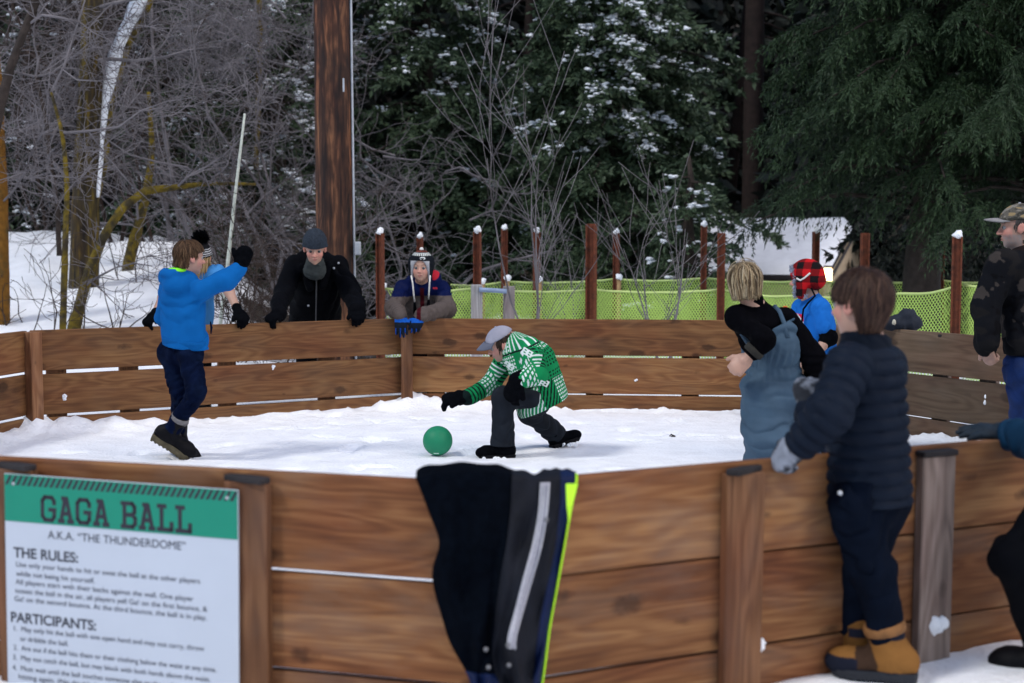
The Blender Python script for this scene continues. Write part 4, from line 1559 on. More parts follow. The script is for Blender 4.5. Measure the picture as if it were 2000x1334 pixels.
        sy = size_px / 690.0 / .72
        P = np.stack([M(ua + (x - V[:, 0].min()) * sx, va - y * sy, .0042) for x, y, _z in V])
        allV.append(P); allF.append(np.array(T) + n0); n0 += len(P)
    text('A.K.A. \u201cTHE THUNDERDOME\u201d', 95, 364, 1051, 18, 0)
    text('THE RULES:', 28, 154, 1087, 22, .022)
    for s, l, r, y in (('Use only your hands to hit or swat the ball at the other players', 33, 392, 1106),
                       ('while not being hit yourself.', 33, 186, 1124),
                       ('All players start with their backs against the wall. One player', 32, 379, 1140),
                       ('tosses the ball in the air, all players yell Ga! on the first bounce, &', 31, 406, 1157),
                       ('Ga! on the second bounce. At the third bounce, the ball is in play.', 30, 405, 1173)):
        text(s, l, r, y, 11.5, 0)
    text('PARTICIPANTS:', 23, 189, 1213, 22, .022)
    for s, l, r, y in (('1.  May only hit the ball with one open hand and may not carry, throw', 29, 400, 1231),
                       ('or dribble the ball.', 41, 135, 1251),
                       ('2.  Are out if the ball hits them or their clothing below the waist at any time.', 28, 424, 1268),
                       ('3.  May not catch the ball, but may block with both hands above the waist.', 27, 412, 1287),
                       ('4.  Must wait until the ball touches someone else or the wall before', 26, 380, 1307),
                       ('hitting again. (No double hits.)', 38, 214, 1325),
                       ('5.  Are out if they leave the pit or catch the ball.', 25, 300, 1343)):
        text(s, l, r, y, 11.5, 0)
    mesh_np('rules_lettering', np.concatenate(allV), np.concatenate(allF), mgrey, root, False)
    for q in ((28, 944), (445, 972), None, 1):
        u, v = uv(*q) if isinstance(q, tuple) else ((.02 if q is None else W - .02), H - .03)
        mb = MB()
        mb.lathe(M(u, v, .0075 if isinstance(q, tuple) else .0045), [(.0001, .0015), (.004, .001), (.0055, -.003)], 10, np.stack([R, Dn, n], 1))
        mb.build('screw', M_METAL, root, True)
sign()

# ------------------------------------------------------------------ jacket thrown over the near corner
def hung_jacket():
    # outline columns in photograph pixels, from the wall top down: (px,py)
    D0 = 3.86
    cols = [
        [(812, 934), (832, 992), (858, 1058), (846, 1112), (856, 1180), (874, 1248), (902, 1305), (925, 1352)],
        [(850, 925), (872, 990), (892, 1060), (888, 1120), (894, 1190), (908, 1255), (925, 1310), (940, 1352)],
        [(905, 922), (914, 990), (926, 1060), (924, 1130), (922, 1195), (926, 1258), (936, 1312), (950, 1354)],
        [(962, 920), (964, 990), (965, 1060), (960, 1130), (952, 1195), (944, 1258), (948, 1312), (962, 1354)],
        [(1000, 924), (996, 990), (992, 1060), (978, 1120), (968, 1190), (958, 1262), (966, 1314), (985, 1354)],
        [(1030, 934), (1026, 995), (1016, 1060), (1004, 1125), (990, 1190), (976, 1255), (985, 1310), (1002, 1354)],
        [(1054, 942), (1051, 1000), (1038, 1066), (1020, 1130), (1004, 1195), (988, 1250), (1000, 1310), (1014, 1354)],
        [(1072, 941), (1068, 1000), (1056, 1068), (1038, 1130), (1019, 1195), (1003, 1254), (1014, 1310), (1026, 1354)],
        [(1090, 939), (1088, 1000), (1080, 1068), (1066, 1130), (1050, 1195), (1040, 1258), (1036, 1310), (1036, 1354)],
        [(1104, 938), (1102, 985), (1100, 1030), (1090, 1100), (1080, 1150), (1067, 1225), (1056, 1300), (1048, 1354)],
        [(1126, 938), (1116, 975), (1110, 1020), (1099, 1084), (1088, 1145), (1073, 1225), (1064, 1300), (1056, 1354)]]
    nv = 40
    off = [0, .006, .03, .045, .035, .03, .04, .04, .02, .012, .004]
    grid = []
    for c, o in zip(cols, off):
        c = np.array(c, float)
        k = np.linspace(0, len(c) - 1, nv)
        px = np.interp(k, np.arange(len(c)), c[:, 0])
        py = np.interp(k, np.arange(len(c)), c[:, 1])
        for _ in range(3):
            px[1:-1] = px[1:-1] * .5 + (px[:-2] + px[2:]) * .25
            py[1:-1] = py[1:-1] * .5 + (py[:-2] + py[2:]) * .25
        grid.append(np.stack([px, py], 1))
    grid = np.array(grid)                                    # (11, nv, 2)
    # finer across
    nu = 61
    kk = np.linspace(0, len(cols) - 1, nu)
    fine = np.stack([[np.interp(kk, np.arange(len(cols)), grid[:, j, q]) for q in (0, 1)] for j in range(nv)], 0)  # (nv,2,nu)
    offf = np.interp(kk, np.arange(len(cols)), off)
    P = np.zeros((nu, nv + 9, 3))
    r = np.random.default_rng(8)
    for i in range(nu):
        for j in range(nv):
            px, py = fine[j, 0, i], fine[j, 1, i]
            px += min(1, j / 6) * (3.4 * math.sin(.24 * j + .06 * i) + 1.5 * math.sin(.55 * j - .11 * i + 1)) * max(0, 1 - i / 34)
            w = wall_hit(CNL, CA, px) if px < 957 else wall_hit(CA, CBR, px)
            s = j / nv
            a1, b1 = i / nu, s
            fold = .020 * math.sin(9 * a1 + 3.2 * b1 + 1.2 * math.sin(5 * b1)) * min(1, s * 3) + .012 * math.sin(21 * a1 - 5.0 * b1 + 2 * math.sin(3 * b1 + 4 * a1)) * min(1, s * 2.5)
            fold += .006 * math.sin(34 * a1 + 13 * b1 + 3 * math.sin(7 * b1)) + .005 * math.sin(19 * b1 + 11 * a1)
            d = w[1] - .030 - (offf[i] + .022 + 1.6 * fold * min(1, .25 + .12 * min(i, nu - 1 - i))) * min(1, .25 + s * 2.5) - .006
            P[i, 9 + j] = at(px, py, d)
        top = P[i, 9]
        for q in range(9):                                   # over the top edge and down inside
            a = (8 - q) / 8
            th = a * math.pi
            if a < .5:
                y = top[1] + .060 * (a / .5)
                z = max(top[2], WTOP + .006) + (.008 + .007 * math.sin(i * .17 + .3) + .002 * math.sin(i * .5)) * math.sin(a / .5 * math.pi / 2)
            else:
                y = top[1] + .060 + .02 * (1 + math.sin(i * .7))
                z = max(top[2], WTOP + .006) + (.008 + .007 * math.sin(i * .17 + .3) + .002 * math.sin(i * .5)) - (a - .5) * .5
            P[i, q] = (top[0] * (1 + .02 * a), y, z)
    for _ in range(4):                                       # ease the creases that meet the top edge
        P[1:-1, :16, 2] = P[1:-1, :16, 2] * .5 + (P[:-2, :16, 2] + P[2:, :16, 2]) * .25
    xw = np.arange(nu) / (nu - 1) * 10
    def sheet(name, i0, i1, m, lift=0.0, parent=None, j0=0, j1=None, shrink=0):
        j1 = j1 or P.shape[1]
        S = P[i0:i1 + 1, j0:j1].copy()
        S[:, :, 1] -= lift
        a, b_ = S.shape[:2]
        f = np.concatenate([S.reshape(-1, 3), (S + np.array([0, .006, 0])).reshape(-1, 3)])
        i, j = np.meshgrid(np.arange(a - 1), np.arange(b_ - 1), indexing='ij')
        k = (i * b_ + j).ravel()
        q = np.stack([k, k + 1, k + 1 + b_, k + b_], 1)
        N_ = a * b_
        rim = []
        per = [(x, 0) for x in range(a)] + [(a - 1, y) for y in range(1, b_)] + [(x, b_ - 1) for x in range(a - 2, -1, -1)] + [(0, y) for y in range(b_ - 2, 0, -1)]
        ids = [x * b_ + y for x, y in per]
        for u, v in zip(ids, ids[1:] + ids[:1]): rim.append((u, v, v + N_, u + N_))
        return mesh_np(name, f, [np.concatenate([q, q[:, ::-1] + N_, np.array(rim)])], m, parent)
    b = P[30, 9].copy(); b[2] = .02
    root = empty('jacket', b, 'dark jacket slung over the near wall, grey zip tape and neon yellow piping showing', 'jacket')
    ix = lambda c: int(round(c / 10 * (nu - 1)))
    fleece = mat('black_fleece', (.0014, .0025, .005), .95, .3, 40, .6, 260, bdist=.006, spec=.03)
    shell = mat('charcoal_shell', (.006, .0072, .012), .7, .35, 14, .25, 60, spec=.14)
    navy = mat('navy_shell', (.0016, .008, .042), .6, .2, 18, .25, 60, spec=.15)
    sheet('fleece_lining', 0, ix(4), fleece, 0, root)
    sheet('shell_panel', ix(4), ix(8.4), shell, .004, root)
    sheet('navy_panel', ix(8.4), ix(10), navy, .003, root)
    sheet('navy_hem', 0, ix(4), navy, .004, root, 9 + int(nv * .86))
    # zip tape, two rows of teeth
    zt = sheet('zip_tape', ix(6.1), ix(7), mat('zip_grey', (.27, .27, .32), .8, .15, 60, .3, 300), .011, root, 9, 9 + int(nv * .75))
    mb = MB()
    for e in (ix(6.1), ix(6.5), ix(7)):
        q = P[e, 9:9 + int(nv * .75)].copy(); q[:, 1] -= .013
        mb.tube(q, .0035, 6)
    mb.build('zip_teeth', mat('zip_teeth', (.42, .42, .46), .5, .3, 300, .2), zt, True)
    neon = mat('neon_piping', (.42, .80, .02), .6, .08, 12, .1)
    mb = MB()
    q = P[nu - 1, 6:].copy(); q[:, 1] -= .006
    mb.tube(q, .0034, 7)
    V = [at(1104, 939, 3.93), at(1127, 939, 3.945), at(1118, 975, 3.90), at(1110, 1020, 3.885), at(1106, 985, 3.88)]
    V = [v + np.array([0, -.05, 0]) for v in V]
    q = [v + np.array([0, .004, 0]) for v in V]
    mb.add(V + q, None, [[0, 4, 1], [1, 4, 2], [2, 4, 3], [5, 6, 9], [6, 7, 9], [7, 8, 9], [0, 1, 6], [0, 6, 5], [1, 2, 7], [1, 7, 6], [2, 3, 8], [2, 8, 7], [3, 4, 9], [3, 9, 8], [4, 0, 5], [4, 5, 9]])
    mb.build('neon_piping', neon, root)
    msn = mat('snap_metal', (.16, .16, .17), .4, .1, 9, 0, metal=.6)
    for px, py in ((949, 1269), (992, 1261), (954, 1304), (994, 1300), (1067, 1016)):
        mb = MB()
        mb.lathe(at(px, py, 3.79), [(.0001, .004), (.005, .003), (.007, -.004)], 10, np.array([[1, 0, 0], [0, 0, -1], [0, 1, 0]]))
        mb.build('snap_button', msn, root, True)
hung_jacket()
# ------------------------------------------------------------------ people
SKIN = np.array([.40, .235, .175])

class Head:
    def __init__(s, c, fwd, up, H):
        s.c, s.H = np.asarray(c, float), H
        f = nrm(fwd)
        u = np.asarray(up, float)
        u = nrm(u - f * (u @ f))
        s.R = np.stack([np.cross(f, u), f, u], 1)             # right, forward, up
    def loc(s, P): return (P - s.c) @ s.R / s.H
    def w(s, x, y, z): return s.c + s.R @ (np.array([x, y, z]) * s.H)
    def d(s, x, y, z): return s.R @ np.array([x, y, z], float)

def head_prims(hd, slim=1.0):
    W, H, R = hd.w, hd.H, hd.R
    S = lambda x, y, z, r: ell(W(x, y, z), np.array(r) * H, R)
    pr = [S(0, -.05, .13, (.335, .42, .365)), S(0, .10, -.16, (.255 * slim, .27, .335)), S(0, .25, -.405, (.085, .085, .085)),
          S(-.14, .22, -.12, (.12, .11, .13)), S(.14, .22, -.12, (.12, .11, .13)), S(0, .27, .085, (.23, .09, .06)),
          S(0, .10, -.33, (.19, .22, .12))]
    base = union(pr, .06 * H)
    det = [cap(W(0, .36, .02), W(0, .445, -.125), .028 * H, .048 * H), S(.043, .395, -.14, (.036, .04, .034)), S(-.043, .395, -.14, (.036, .04, .034))]
    lips = [S(0, .355, -.247, (.09, .045, .022)), S(0, .352, -.288, (.078, .045, .027))]
    ears = []
    for sg in (-1, 1):
        ears += [ell(W(sg * .345, -.04, -.03), np.array([.035, .085, .135]) * H, R @ np.array([[1, 0, 0], [0, .96, -.26], [0, .26, .96]])), S(sg * .325, .0, -.10, (.035, .05, .06))]
    fd, fl, fe = union(det, .03 * H), union(lips, .012 * H), union(ears, .02 * H)
    soc = [S(.135, .425, .005, (.09, .09, .055)), S(-.135, .425, .005, (.09, .09, .055))]
    hol = [S(.40, -.03, -.03, (.035, .035, .065)), S(-.40, -.03, -.03, (.035, .035, .065))]
    mouth = ell(W(0, .41, -.268), np.array([.085, .05, .007]) * H, R)
    def f(P):
        d = smin(base(P), fd(P), .035 * H)
        d = smin(d, fl(P), .02 * H)
        d = smin(d, fe(P), .025 * H)
        for q in soc: d = -smin(-d, q(P), .03 * H)
        for q in hol: d = -smin(-d, q(P), .015 * H)
        return np.maximum(d, -mouth(P))
    lo, hi = hd.c - .62 * H, hd.c + .62 * H
    return Prim(f, lo, hi)

def hand_prims(wr, dr, back, thumb, L=.155, curl=.3, th=1.0, spread=.1, tcurl=.3):
    """palm, four jointed fingers and a thumb; dr fingers, back of the hand, thumb side"""
    dr = nrm(dr); back = nrm(np.asarray(back, float) - dr * np.dot(back, dr)); th_ = nrm(np.cross(dr, back))
    if th_ @ np.asarray(thumb, float) < 0: th_ = -th_
    k = L / .155
    pr = [cap(wr, wr + dr * .03 * k, .024 * k * th, .028 * k * th), cap(wr + dr * .035 * k, wr + dr * .072 * k, .036 * k * th, .038 * k * th, flat=(back, .5))]
    for i, fl in enumerate((.88, 1.0, .95, .76)):
        s = 1.5 - i
        p = wr + dr * (.080 - .005 * abs(s)) * k + th_ * s * .0185 * k
        d = nrm(dr + th_ * s * spread)
        b = nrm(back - d * (back @ d))
        for seg, (ln, m) in enumerate(((.036, .7), (.026, 1.1), (.019, .8))):
            a = curl * (1 + .12 * (i - 1)) * m * 1.15
            d, b = d * math.cos(a) - b * math.sin(a), b * math.cos(a) + d * math.sin(a)
            q = p + d * ln * k * fl
            pr.append(cap(p, q, (.0095 - .001 * seg) * k * th, (.0088 - .001 * seg) * k * th))
            p = q
    p = wr + dr * .030 * k + th_ * .024 * k
    d = nrm(dr * .75 + th_ * .75 - back * .15)
    q = p + d * .036 * k
    d2 = nrm(d + dr * tcurl - back * tcurl)
    pr += [cap(wr + dr * .02 * k, p, .018 * k * th, .016 * k * th), cap(p, q, .0135 * k * th, .0115 * k * th), cap(q, q + d2 * .028 * k, .0115 * k * th, .0095 * k * th)]
    return pr

EYE_M = None
def eye_part(hd, sg, root, iris=(.030, .034, .036)):
    global EYE_M
    if EYE_M is None:
        EYE_M = mat('eye_surface', (1, 1, 1), .15, 0, 5, 0, attr=True, spec=.5)
    c = hd.w(sg * .135, .305, .0)
    r = .062 * hd.H
    V = ICO_V @ hd.R.T
    n2 = [];
    # finer sphere
    th = np.linspace(0, math.pi, 15); ph = np.arange(20) * 2 * math.pi / 20
    L = np.array([[math.sin(a) * math.cos(b), math.cos(a), math.sin(a) * math.sin(b)] for a in th for b in ph])
    Q = np.array([[i * 20 + k, i * 20 + (k + 1) % 20, (i + 1) * 20 + (k + 1) % 20, (i + 1) * 20 + k] for i in range(14) for k in range(20)])
    col = np.where(L[:, 1:2] > .93, np.array([[.01, .01, .01]]), np.where(L[:, 1:2] > .70, np.array([iris]), np.array([[.26, .24, .23]])))
    mesh_np('eye', c + (L @ hd.R.T) * r, Q[:, ::-1], EYE_M, root, True, col=col)

def face_cols(hd, V, skin, brow=(.10, .06, .035), red=1.0, beard=None):
    q = hd.loc(V)
    x, y, z = q.T
    c = np.tile(skin, (len(V), 1))
    front = (y > .15)
    g = lambda cx, cz, s: np.exp(-(((np.abs(x) - cx) ** 2 + (z - cz) ** 2) / s ** 2))
    def mixc(m, k):
        nonlocal c
        c = c * (1 - m[:, None]) + np.asarray(k) * m[:, None]
    mixc(np.clip(.55 * red * g(.19, -.12, .13) * front, 0, 1), (.60, .20, .16))
    mixc(np.clip(.55 * red * g(0, -.12, .07) * (y > .35), 0, 1), (.60, .22, .17))
    mixc(.75 * np.clip(g(.0, -.268, .05) * (np.abs(x) < .12) * (y > .3), 0, 1), (.42, .11, .10))
    mixc(.9 * (np.abs(z + .268) < .008) * (np.abs(x) < .075) * (y > .33), (.12, .03, .03))
    mixc(.8 * np.exp(-((z - .085 - .04 * np.exp(-((np.abs(x) - .15) / .07) ** 2)) / .018) ** 2) * (np.abs(x) > .05) * (np.abs(x) < .22) * (y > .2), brow)
    mixc(.6 * np.clip(g(.345, -.03, .16) * (np.abs(x) > .31) * (np.abs(y + .03) < .15), 0, 1), (.58, .20, .16))
    if beard is not None:
        m = ((z < -.17) & (y > -.05) & ~((np.abs(x) < .1) & (z > -.31) & (z < -.23))).astype(float) * np.clip((-.13 - z) / .08, 0, 1)
        mixc(.75 * m * (.7 + .3 * wnoise(V, 3, 4, 90)), beard)
    inbody = np.abs(q).max(1) > .75
    c[inbody] = skin
    return np.clip(c, 0, 1)

M_SKIN = mat('skin', (1, 1, 1), .5, .05, 30, .12, 200, attr=True, bdist=.001, spec=.4)

def body_mesh(root, J, hd, hands, skin=SKIN, h=.0055, slim=1.0, arm=(.036, .030, .022), thick=1.0, brow=(.10, .06, .035), beard=None, red=1.0, eyes=True, iris=(.030, .034, .036), upper=None):
    pr = [cap(J['neck'], hd.w(0, -.06, -.2), .052 * thick, .050 * thick), cap(J['chest'], J['neck'], .075 * thick, .05 * thick),
          cap(J['pelvis'], J['chest'], .078 * thick, .085 * thick)]
    for s in (0, 1):
        pr += [cap(J['chest'], J['sh'][s], .07 * thick, .04 * thick), cap(J['sh'][s], J['el'][s], arm[0] * thick, arm[1] * thick), cap(J['el'][s], J['wr'][s], arm[1] * thick * 1.03, arm[2] * thick),
               cap(J['pelvis'], J['hp'][s], .07 * thick, .06 * thick), cap(J['hp'][s], J['kn'][s], .06 * thick, .045 * thick), cap(J['kn'][s], J['an'][s], .045 * thick, .028 * thick),
               cap(J['an'][s], J['an'][s] + .3 * (J['toe'][s] - J['an'][s]), .022, .018)]
    b1 = union(pr, .03)
    hp = [q for hnd in hands for q in hnd]
    hf = head_prims(hd, slim)
    f2 = union(hp, .006) if hp else None
    def f(P):
        d = smin(b1(P), hf(P), .03)
        return smin(d, f2(P), .008) if f2 else d
    lo, hi = bounds(pr + [hf] + hp, .02)
    V, Q = polygonize(f, lo, hi, h)
    ob = mesh_np('body', V, Q, M_SKIN, root, True, col=face_cols(hd, V, np.asarray(skin), brow, red, beard))
    if eyes:
        eye_part(hd, -1, root, iris); eye_part(hd, 1, root, iris)
    return ob

def garment(root, name, prims, k, m, h=.006, clips=(), wr=None, colfn=None, extra=None, holes=()):
    f0 = union(prims, k)
    def f(P):
        d = f0(P)
        if extra is not None: d = d + extra(P)
        if wr is not None: d = d + wrinkle(P, *wr)
        for q in holes: d = -smin(-d, q(P), .01)
        for o, n in clips: d = np.maximum(d, (P - o) @ n)
        return d
    lo, hi = bounds(prims, .03)
    return sdf_mesh(name, f, lo, hi, h, m, root, colfn)

def arm_prims(J, s, r0, r1, r2, quilt=None, ext=0.0, bulge=.05):
    wr = J['wr'][s] + nrm(J['wr'][s] - J['el'][s]) * ext
    return [cap(J['sh'][s], J['el'][s], r0, r1, quilt=quilt, bulge=bulge), cap(J['el'][s], wr, r1 * 1.02, r2, quilt=quilt, bulge=bulge)]

def leg_prims(J, s, r0, r1, r2, ext=0.0):
    an = J['an'][s] + nrm(J['an'][s] - J['kn'][s]) * ext
    return [cap(J['hp'][s], J['kn'][s], r0, r1), cap(J['kn'][s], an, r1, r2)]

def boot(root, J, s, m, ms, shaft=.12, r=.05, k=1.0, sole_h=.022, wid=1.0, name='boot', colfn=None, h=.0055, flat_ref=None, cuff=None, laces=None):
    an, toe = J['an'][s], J['toe'][s]
    up = nrm(J['kn'][s] - an)
    fw = nrm(toe - an)
    n = flat_ref if flat_ref is not None else up
    fw2 = nrm(fw - n * (fw @ n))                               # foot direction in the sole plane
    n = nrm(n)
    sd = np.cross(fw2, n)
    Lf = .20 * k
    heel = an - n * .055 * k - fw2 * .035 * k
    tip = heel + fw2 * Lf
    pr = [cap(an + up * shaft, an, r * 1.02, r * .95), ell(heel + n * .028 * k, np.array([.045 * wid, .052, .052]) * k, np.stack([sd, fw2, n], 1)),
          cap(an - n * .02 * k, heel + fw2 * Lf * .72 + n * .02 * k, .042 * k, .036 * k), ell(heel + fw2 * Lf * .82 + n * .016 * k, np.array([.046 * wid, .062, .042]) * k, np.stack([sd, fw2, n], 1))]
    base = heel - n * .012 * k
    bo = garment(root, name, pr, .035 * k, m, h, [(base, -n)], colfn=colfn, wr=(3, 26, .003))
    # sole
    pts = [(-.048, .030), (-.04, .040), (0, .043), (.07, .040), (.11, .046), (.15, .048), (.185, .038), (.205, .018)]
    prof = [(x, wv) for x, wv in pts] + [(x, -wv) for x, wv in pts[::-1]]
    mb = MB()
    ring = np.array([heel + fw2 * x * k + sd * wv * k * wid * 1.05 for x, wv in prof])
    N_ = len(ring)
    lay = [ring * 1.0 + n * .004 * k, ring - n * (.004 * k), ring - n * sole_h * k]
    c0 = ring.mean(0)
    lay[0] = c0 + n * .004 * k + (ring - c0) * .97
    lay[2] = c0 - n * sole_h * k + (ring - c0) * .97
    V = np.concatenate(lay + [[c0 + n * .006 * k], [c0 - n * sole_h * k]])
    Q = [[a * N_ + i, a * N_ + (i + 1) % N_, (a + 1) * N_ + (i + 1) % N_, (a + 1) * N_ + i] for a in range(2) for i in range(N_)]
    T = [[3 * N_, (i + 1) % N_, i] for i in range(N_)] + [[3 * N_ + 1, 2 * N_ + i, 2 * N_ + (i + 1) % N_] for i in range(N_)]
    mb.add(V, Q, T)
    for q in range(9):                                        # lugs
        x = -.035 + q * .026
        mb.box(heel + fw2 * x * k - n * (sole_h + .003) * k, (.075 * wid * k, .014 * k, .01 * k), np.stack([sd, fw2, n], 1), bev=.002)
    mb.build('sole', ms, bo)
    if cuff is not None:
        c = an + up * (shaft + .0)
        mb = MB()
        mb.tube([c - up * .018, c, c + up * .012, c + up * .016], [r * 1.12, r * 1.16, r * 1.1, r * .9], 18)
        mb.build('felt_cuff', cuff, bo, True)
    if laces is not None:
        mb = MB()
        for q in range(5):
            c = an + up * (-.01 + q * .022) * k + fw2 * (.048 - .004 * q + (.02 if q == 0 else 0)) * k
            mb.tube([c - sd * .028 * k, c + fw2 * .012 * k, c + sd * .028 * k], .0055 * k, 6)
            mb.tube([c - sd * .026 * k + up * .01 * k, c + fw2 * .014 * k, c + sd * .026 * k + up * .016 * k], .005 * k, 6)
        mb.build('laces', laces, bo, True)
    return bo

def glove(root, J, s, hp, m, cuff=.03, rc=.037, clen=.05, wr=None, colfn=None, h=.0045):
    w, e = J['wr'][s], J['el'][s]
    d = nrm(w - e)
    pr = hp + [cap(w - d * clen, w + d * .012, rc, rc * .88)]
    f0 = union(pr, .007)
    return sdf_mesh('glove', lambda P: f0(P) + wrinkle(P, 5, 60, .0016), *bounds(pr, .01), h, m, root, colfn)

# ---- hair: a cap of scalp plus many tapered locks
def hair(root, hd, seed, n, length, region, cols, lift=.07, width=.035, grav=.5, crown=(0, -.18, .52), inward=.0, nm='hair', scalp=(.355, .44, .395), wave=.06, endz=None):
    r = np.random.default_rng(seed)
    cen = np.array([0, -.055, .125])
    R = np.array(scalp)
    d = r.normal(size=(n * 6, 3))
    d /= np.linalg.norm(d, axis=1)[:, None]
    p = cen + d * R
    ok = region(p)
    p = p[ok][:n]
    n = len(p)
    Lk = length * (.75 + .5 * r.random(n))
    ns = 10
    crown = np.array(crown)
    lift_k = lift * (.25 + r.random(n))
    pts = [p]
    ph = r.random(n) * 6.28
    jit = (r.random(n) - .5) * .10
    vel = None
    for i in range(ns):
        q = pts[-1]
        nn = (q - cen) / (R * R)
        nn /= np.linalg.norm(nn, axis=1)[:, None]
        v = (q - crown) + r.normal(size=(n, 3)) * .12
        v = v / (np.linalg.norm(v, axis=1)[:, None] + .05)
        v[:, 2] -= grav * (.4 + .25 * i)
        side = np.cross(nn, v)
        v = v + side * (np.sin(ph + i * .9) * wave * 3)[:, None]
        v = v - nn * (v * nn).sum(1)[:, None] * np.where(q[:, 2:3] > -.05, 1, .1)
        v /= np.linalg.norm(v, axis=1)[:, None] + 1e-9
        if vel is not None: v = .6 * v + .4 * vel
        vel = v
        st = (Lk / ns)[:, None]
        if endz is not None:
            st = st * np.clip((q[:, 2] - endz(q) - jit) / .06, 0, 1)[:, None]
        q = q + v * st
        tgt = 1.005 + lift_k * math.sin(min(1, (i + 1) / 4) * math.pi / 2)
        e = (q - cen) / R
        k = np.linalg.norm(e, axis=1)
        above = q[:, 2] > -.05
        f = np.where(above, tgt / k, 1)
        q = cen + (q - cen) * f[:, None]
        kh = np.sqrt(((q[:, :2] - cen[:2]) ** 2 / R[:2] ** 2).sum(1)) + 1e-6
        lim = (tgt - inward * np.clip(-.05 - q[:, 2], 0, 1)) * .97
        g = np.where(~above & (kh > lim), lim / kh, 1)
        q[:, :2] = cen[:2] + (q[:, :2] - cen[:2]) * g[:, None]
        pts.append(q)
    pts = np.stack(pts, 1)
    tan = np.gradient(pts, axis=1) + 1e-6
    nn = (pts - cen) / (R * R)
    nn /= np.linalg.norm(nn, axis=2)[..., None]
    sv = np.cross(tan, nn)
    sv /= np.linalg.norm(sv, axis=2)[..., None] + 1e-9
    tt = np.linspace(0, 1, ns + 1)
    wd = width * (.6 + .8 * r.random(n))[:, None] * (np.sin(np.clip(tt * 1.25 + .28, 0, math.pi * .5)) * (1 - tt ** 3 * .9))[None]
    V = np.stack([pts - sv * wd[..., None], pts + nn * (wd * .55)[..., None], pts + sv * wd[..., None]], 2)
    Vw = hd.c + (V.reshape(-1, 3) @ hd.R.T) * hd.H
    k = (np.arange(n) * (ns + 1) * 3)[:, None, None] + (np.arange(ns) * 3)[None, :, None] + np.arange(2)[None, None]
    k = k.ravel()
    Q = np.stack([k, k + 1, k + 4, k + 3], 1)
    cols = np.array(cols)
    cols = cols * .62
    c = cols[r.choice(len(cols), n)] * (.8 + .4 * r.random((n, 1)))
    c = np.repeat(c, (ns + 1) * 3, 0)
    S = [ell(hd.w(*cen), (R + .006) * hd.H, hd.R)]
    Vs, Qs = polygonize(S[0], *bounds(S, .01), .009)
    keep = region(hd.loc(Vs))
    Qs = Qs[keep[Qs].all(1)]
    cs = np.tile(cols.mean(0) * .6, (len(Vs), 1))
    m = mat('hair_' + nm, (1, 1, 1), .55, .1, 60, 0, attr=True, spec=.15)
    return mesh_np('hair', np.concatenate([Vw, Vs]), [np.concatenate([Q, Qs + len(Vw)])], m, root, True, col=np.concatenate([c, cs]))

def make(label, J, z0, cat='person', nm='person'):
    b = (J['an'][0] + J['an'][1]) / 2
    return empty(nm, (b[0], b[1], z0), label, cat)

def joints(neck, chest, pelvis, sh, el, wr, hp, kn, an, toe):
    A = lambda q: at(*q) if len(q) == 3 and q[0] > 50 else np.array(q, float)
    return dict(neck=A(neck), chest=A(chest), pelvis=A(pelvis), sh=[A(q) for q in sh], el=[A(q) for q in el], wr=[A(q) for q in wr],
                hp=[A(q) for q in hp], kn=[A(q) for q in kn], an=[A(q) for q in an], toe=[A(q) for q in toe])
UP = np.array([0, 0, 1.0])

# fabrics
F_BLUE = mat('hoodie_blue', (1, 1, 1), .9, .08, 12, .3, 220, attr=True, spec=.08)
F_JEAN = mat('denim', (.0016, .0042, .017), .9, .35, 16, .4, 160, second=(.0036, .0085, .028), spec=.04)
F_BLACK = mat('black_knit', (.002, .0024, .0036), .92, .3, 40, .5, 240, spec=.03)
F_BLACKCOAT = mat('black_coat', (.0014, .0017, .003), .8, .25, 14, .3, 90, spec=.05)
F_GREY = mat('boot_black', (.003, .003, .0045), .6, .3, 30, .3, spec=.1)
F_RUBBER = mat('sole_rubber', (.045, .04, .035), .7, .3, 30, .3)
F_ATTR = mat('printed_cloth', (1, 1, 1), .85, .08, 12, .3, 160, attr=True, spec=.08)
F_NYLON = mat('quilted_nylon', (1, 1, 1), .55, .08, 12, .1, 90, attr=True, spec=.045)
F_WHITE = mat('white_cord', (.62, .60, .58), .9, .15, 60, .3)
F_FELT = mat('grey_felt', (.16, .15, .15), .95, .2, 60, .5)
def gp(px, D, z):
    p = at(px, 600, D)
    return np.array([p[0], D, z])
def short_hair(p):
    x, y, z = p.T
    line = np.where(y > .16, .30 - .10 * (np.abs(x) > .2), np.where(y > -.12, np.where(np.abs(x) > .2, .02, -.2), -.34))
    return z > line
def bowl_hair(p):
    x, y, z = p.T
    line = np.where(y > .14, .24, np.where(y > -.10, .10, -.30))
    return z > line
def end_short(p):
    x, y, z = p.T
    return np.where(y > .12, .20, np.where(y > -.14, np.where(np.abs(x) > .2, -.04, .1), -.30))
def end_bowl(p):
    x, y, z = p.T
    return np.where(y > .16, .10, np.where(y > -.13, .06 - .1 * (y < .02), -.36))
def on_wall(a, b, px, dz, off):
    w = wall_hit(a, b, px)
    d = (b - a) / np.linalg.norm(b - a)
    w = w + np.array([-d[1], d[0]]) * off
    return np.array([w[0], w[1], WTOP + dz])
def const(c):
    return lambda V: np.tile(np.asarray(c, float), (len(V), 1))

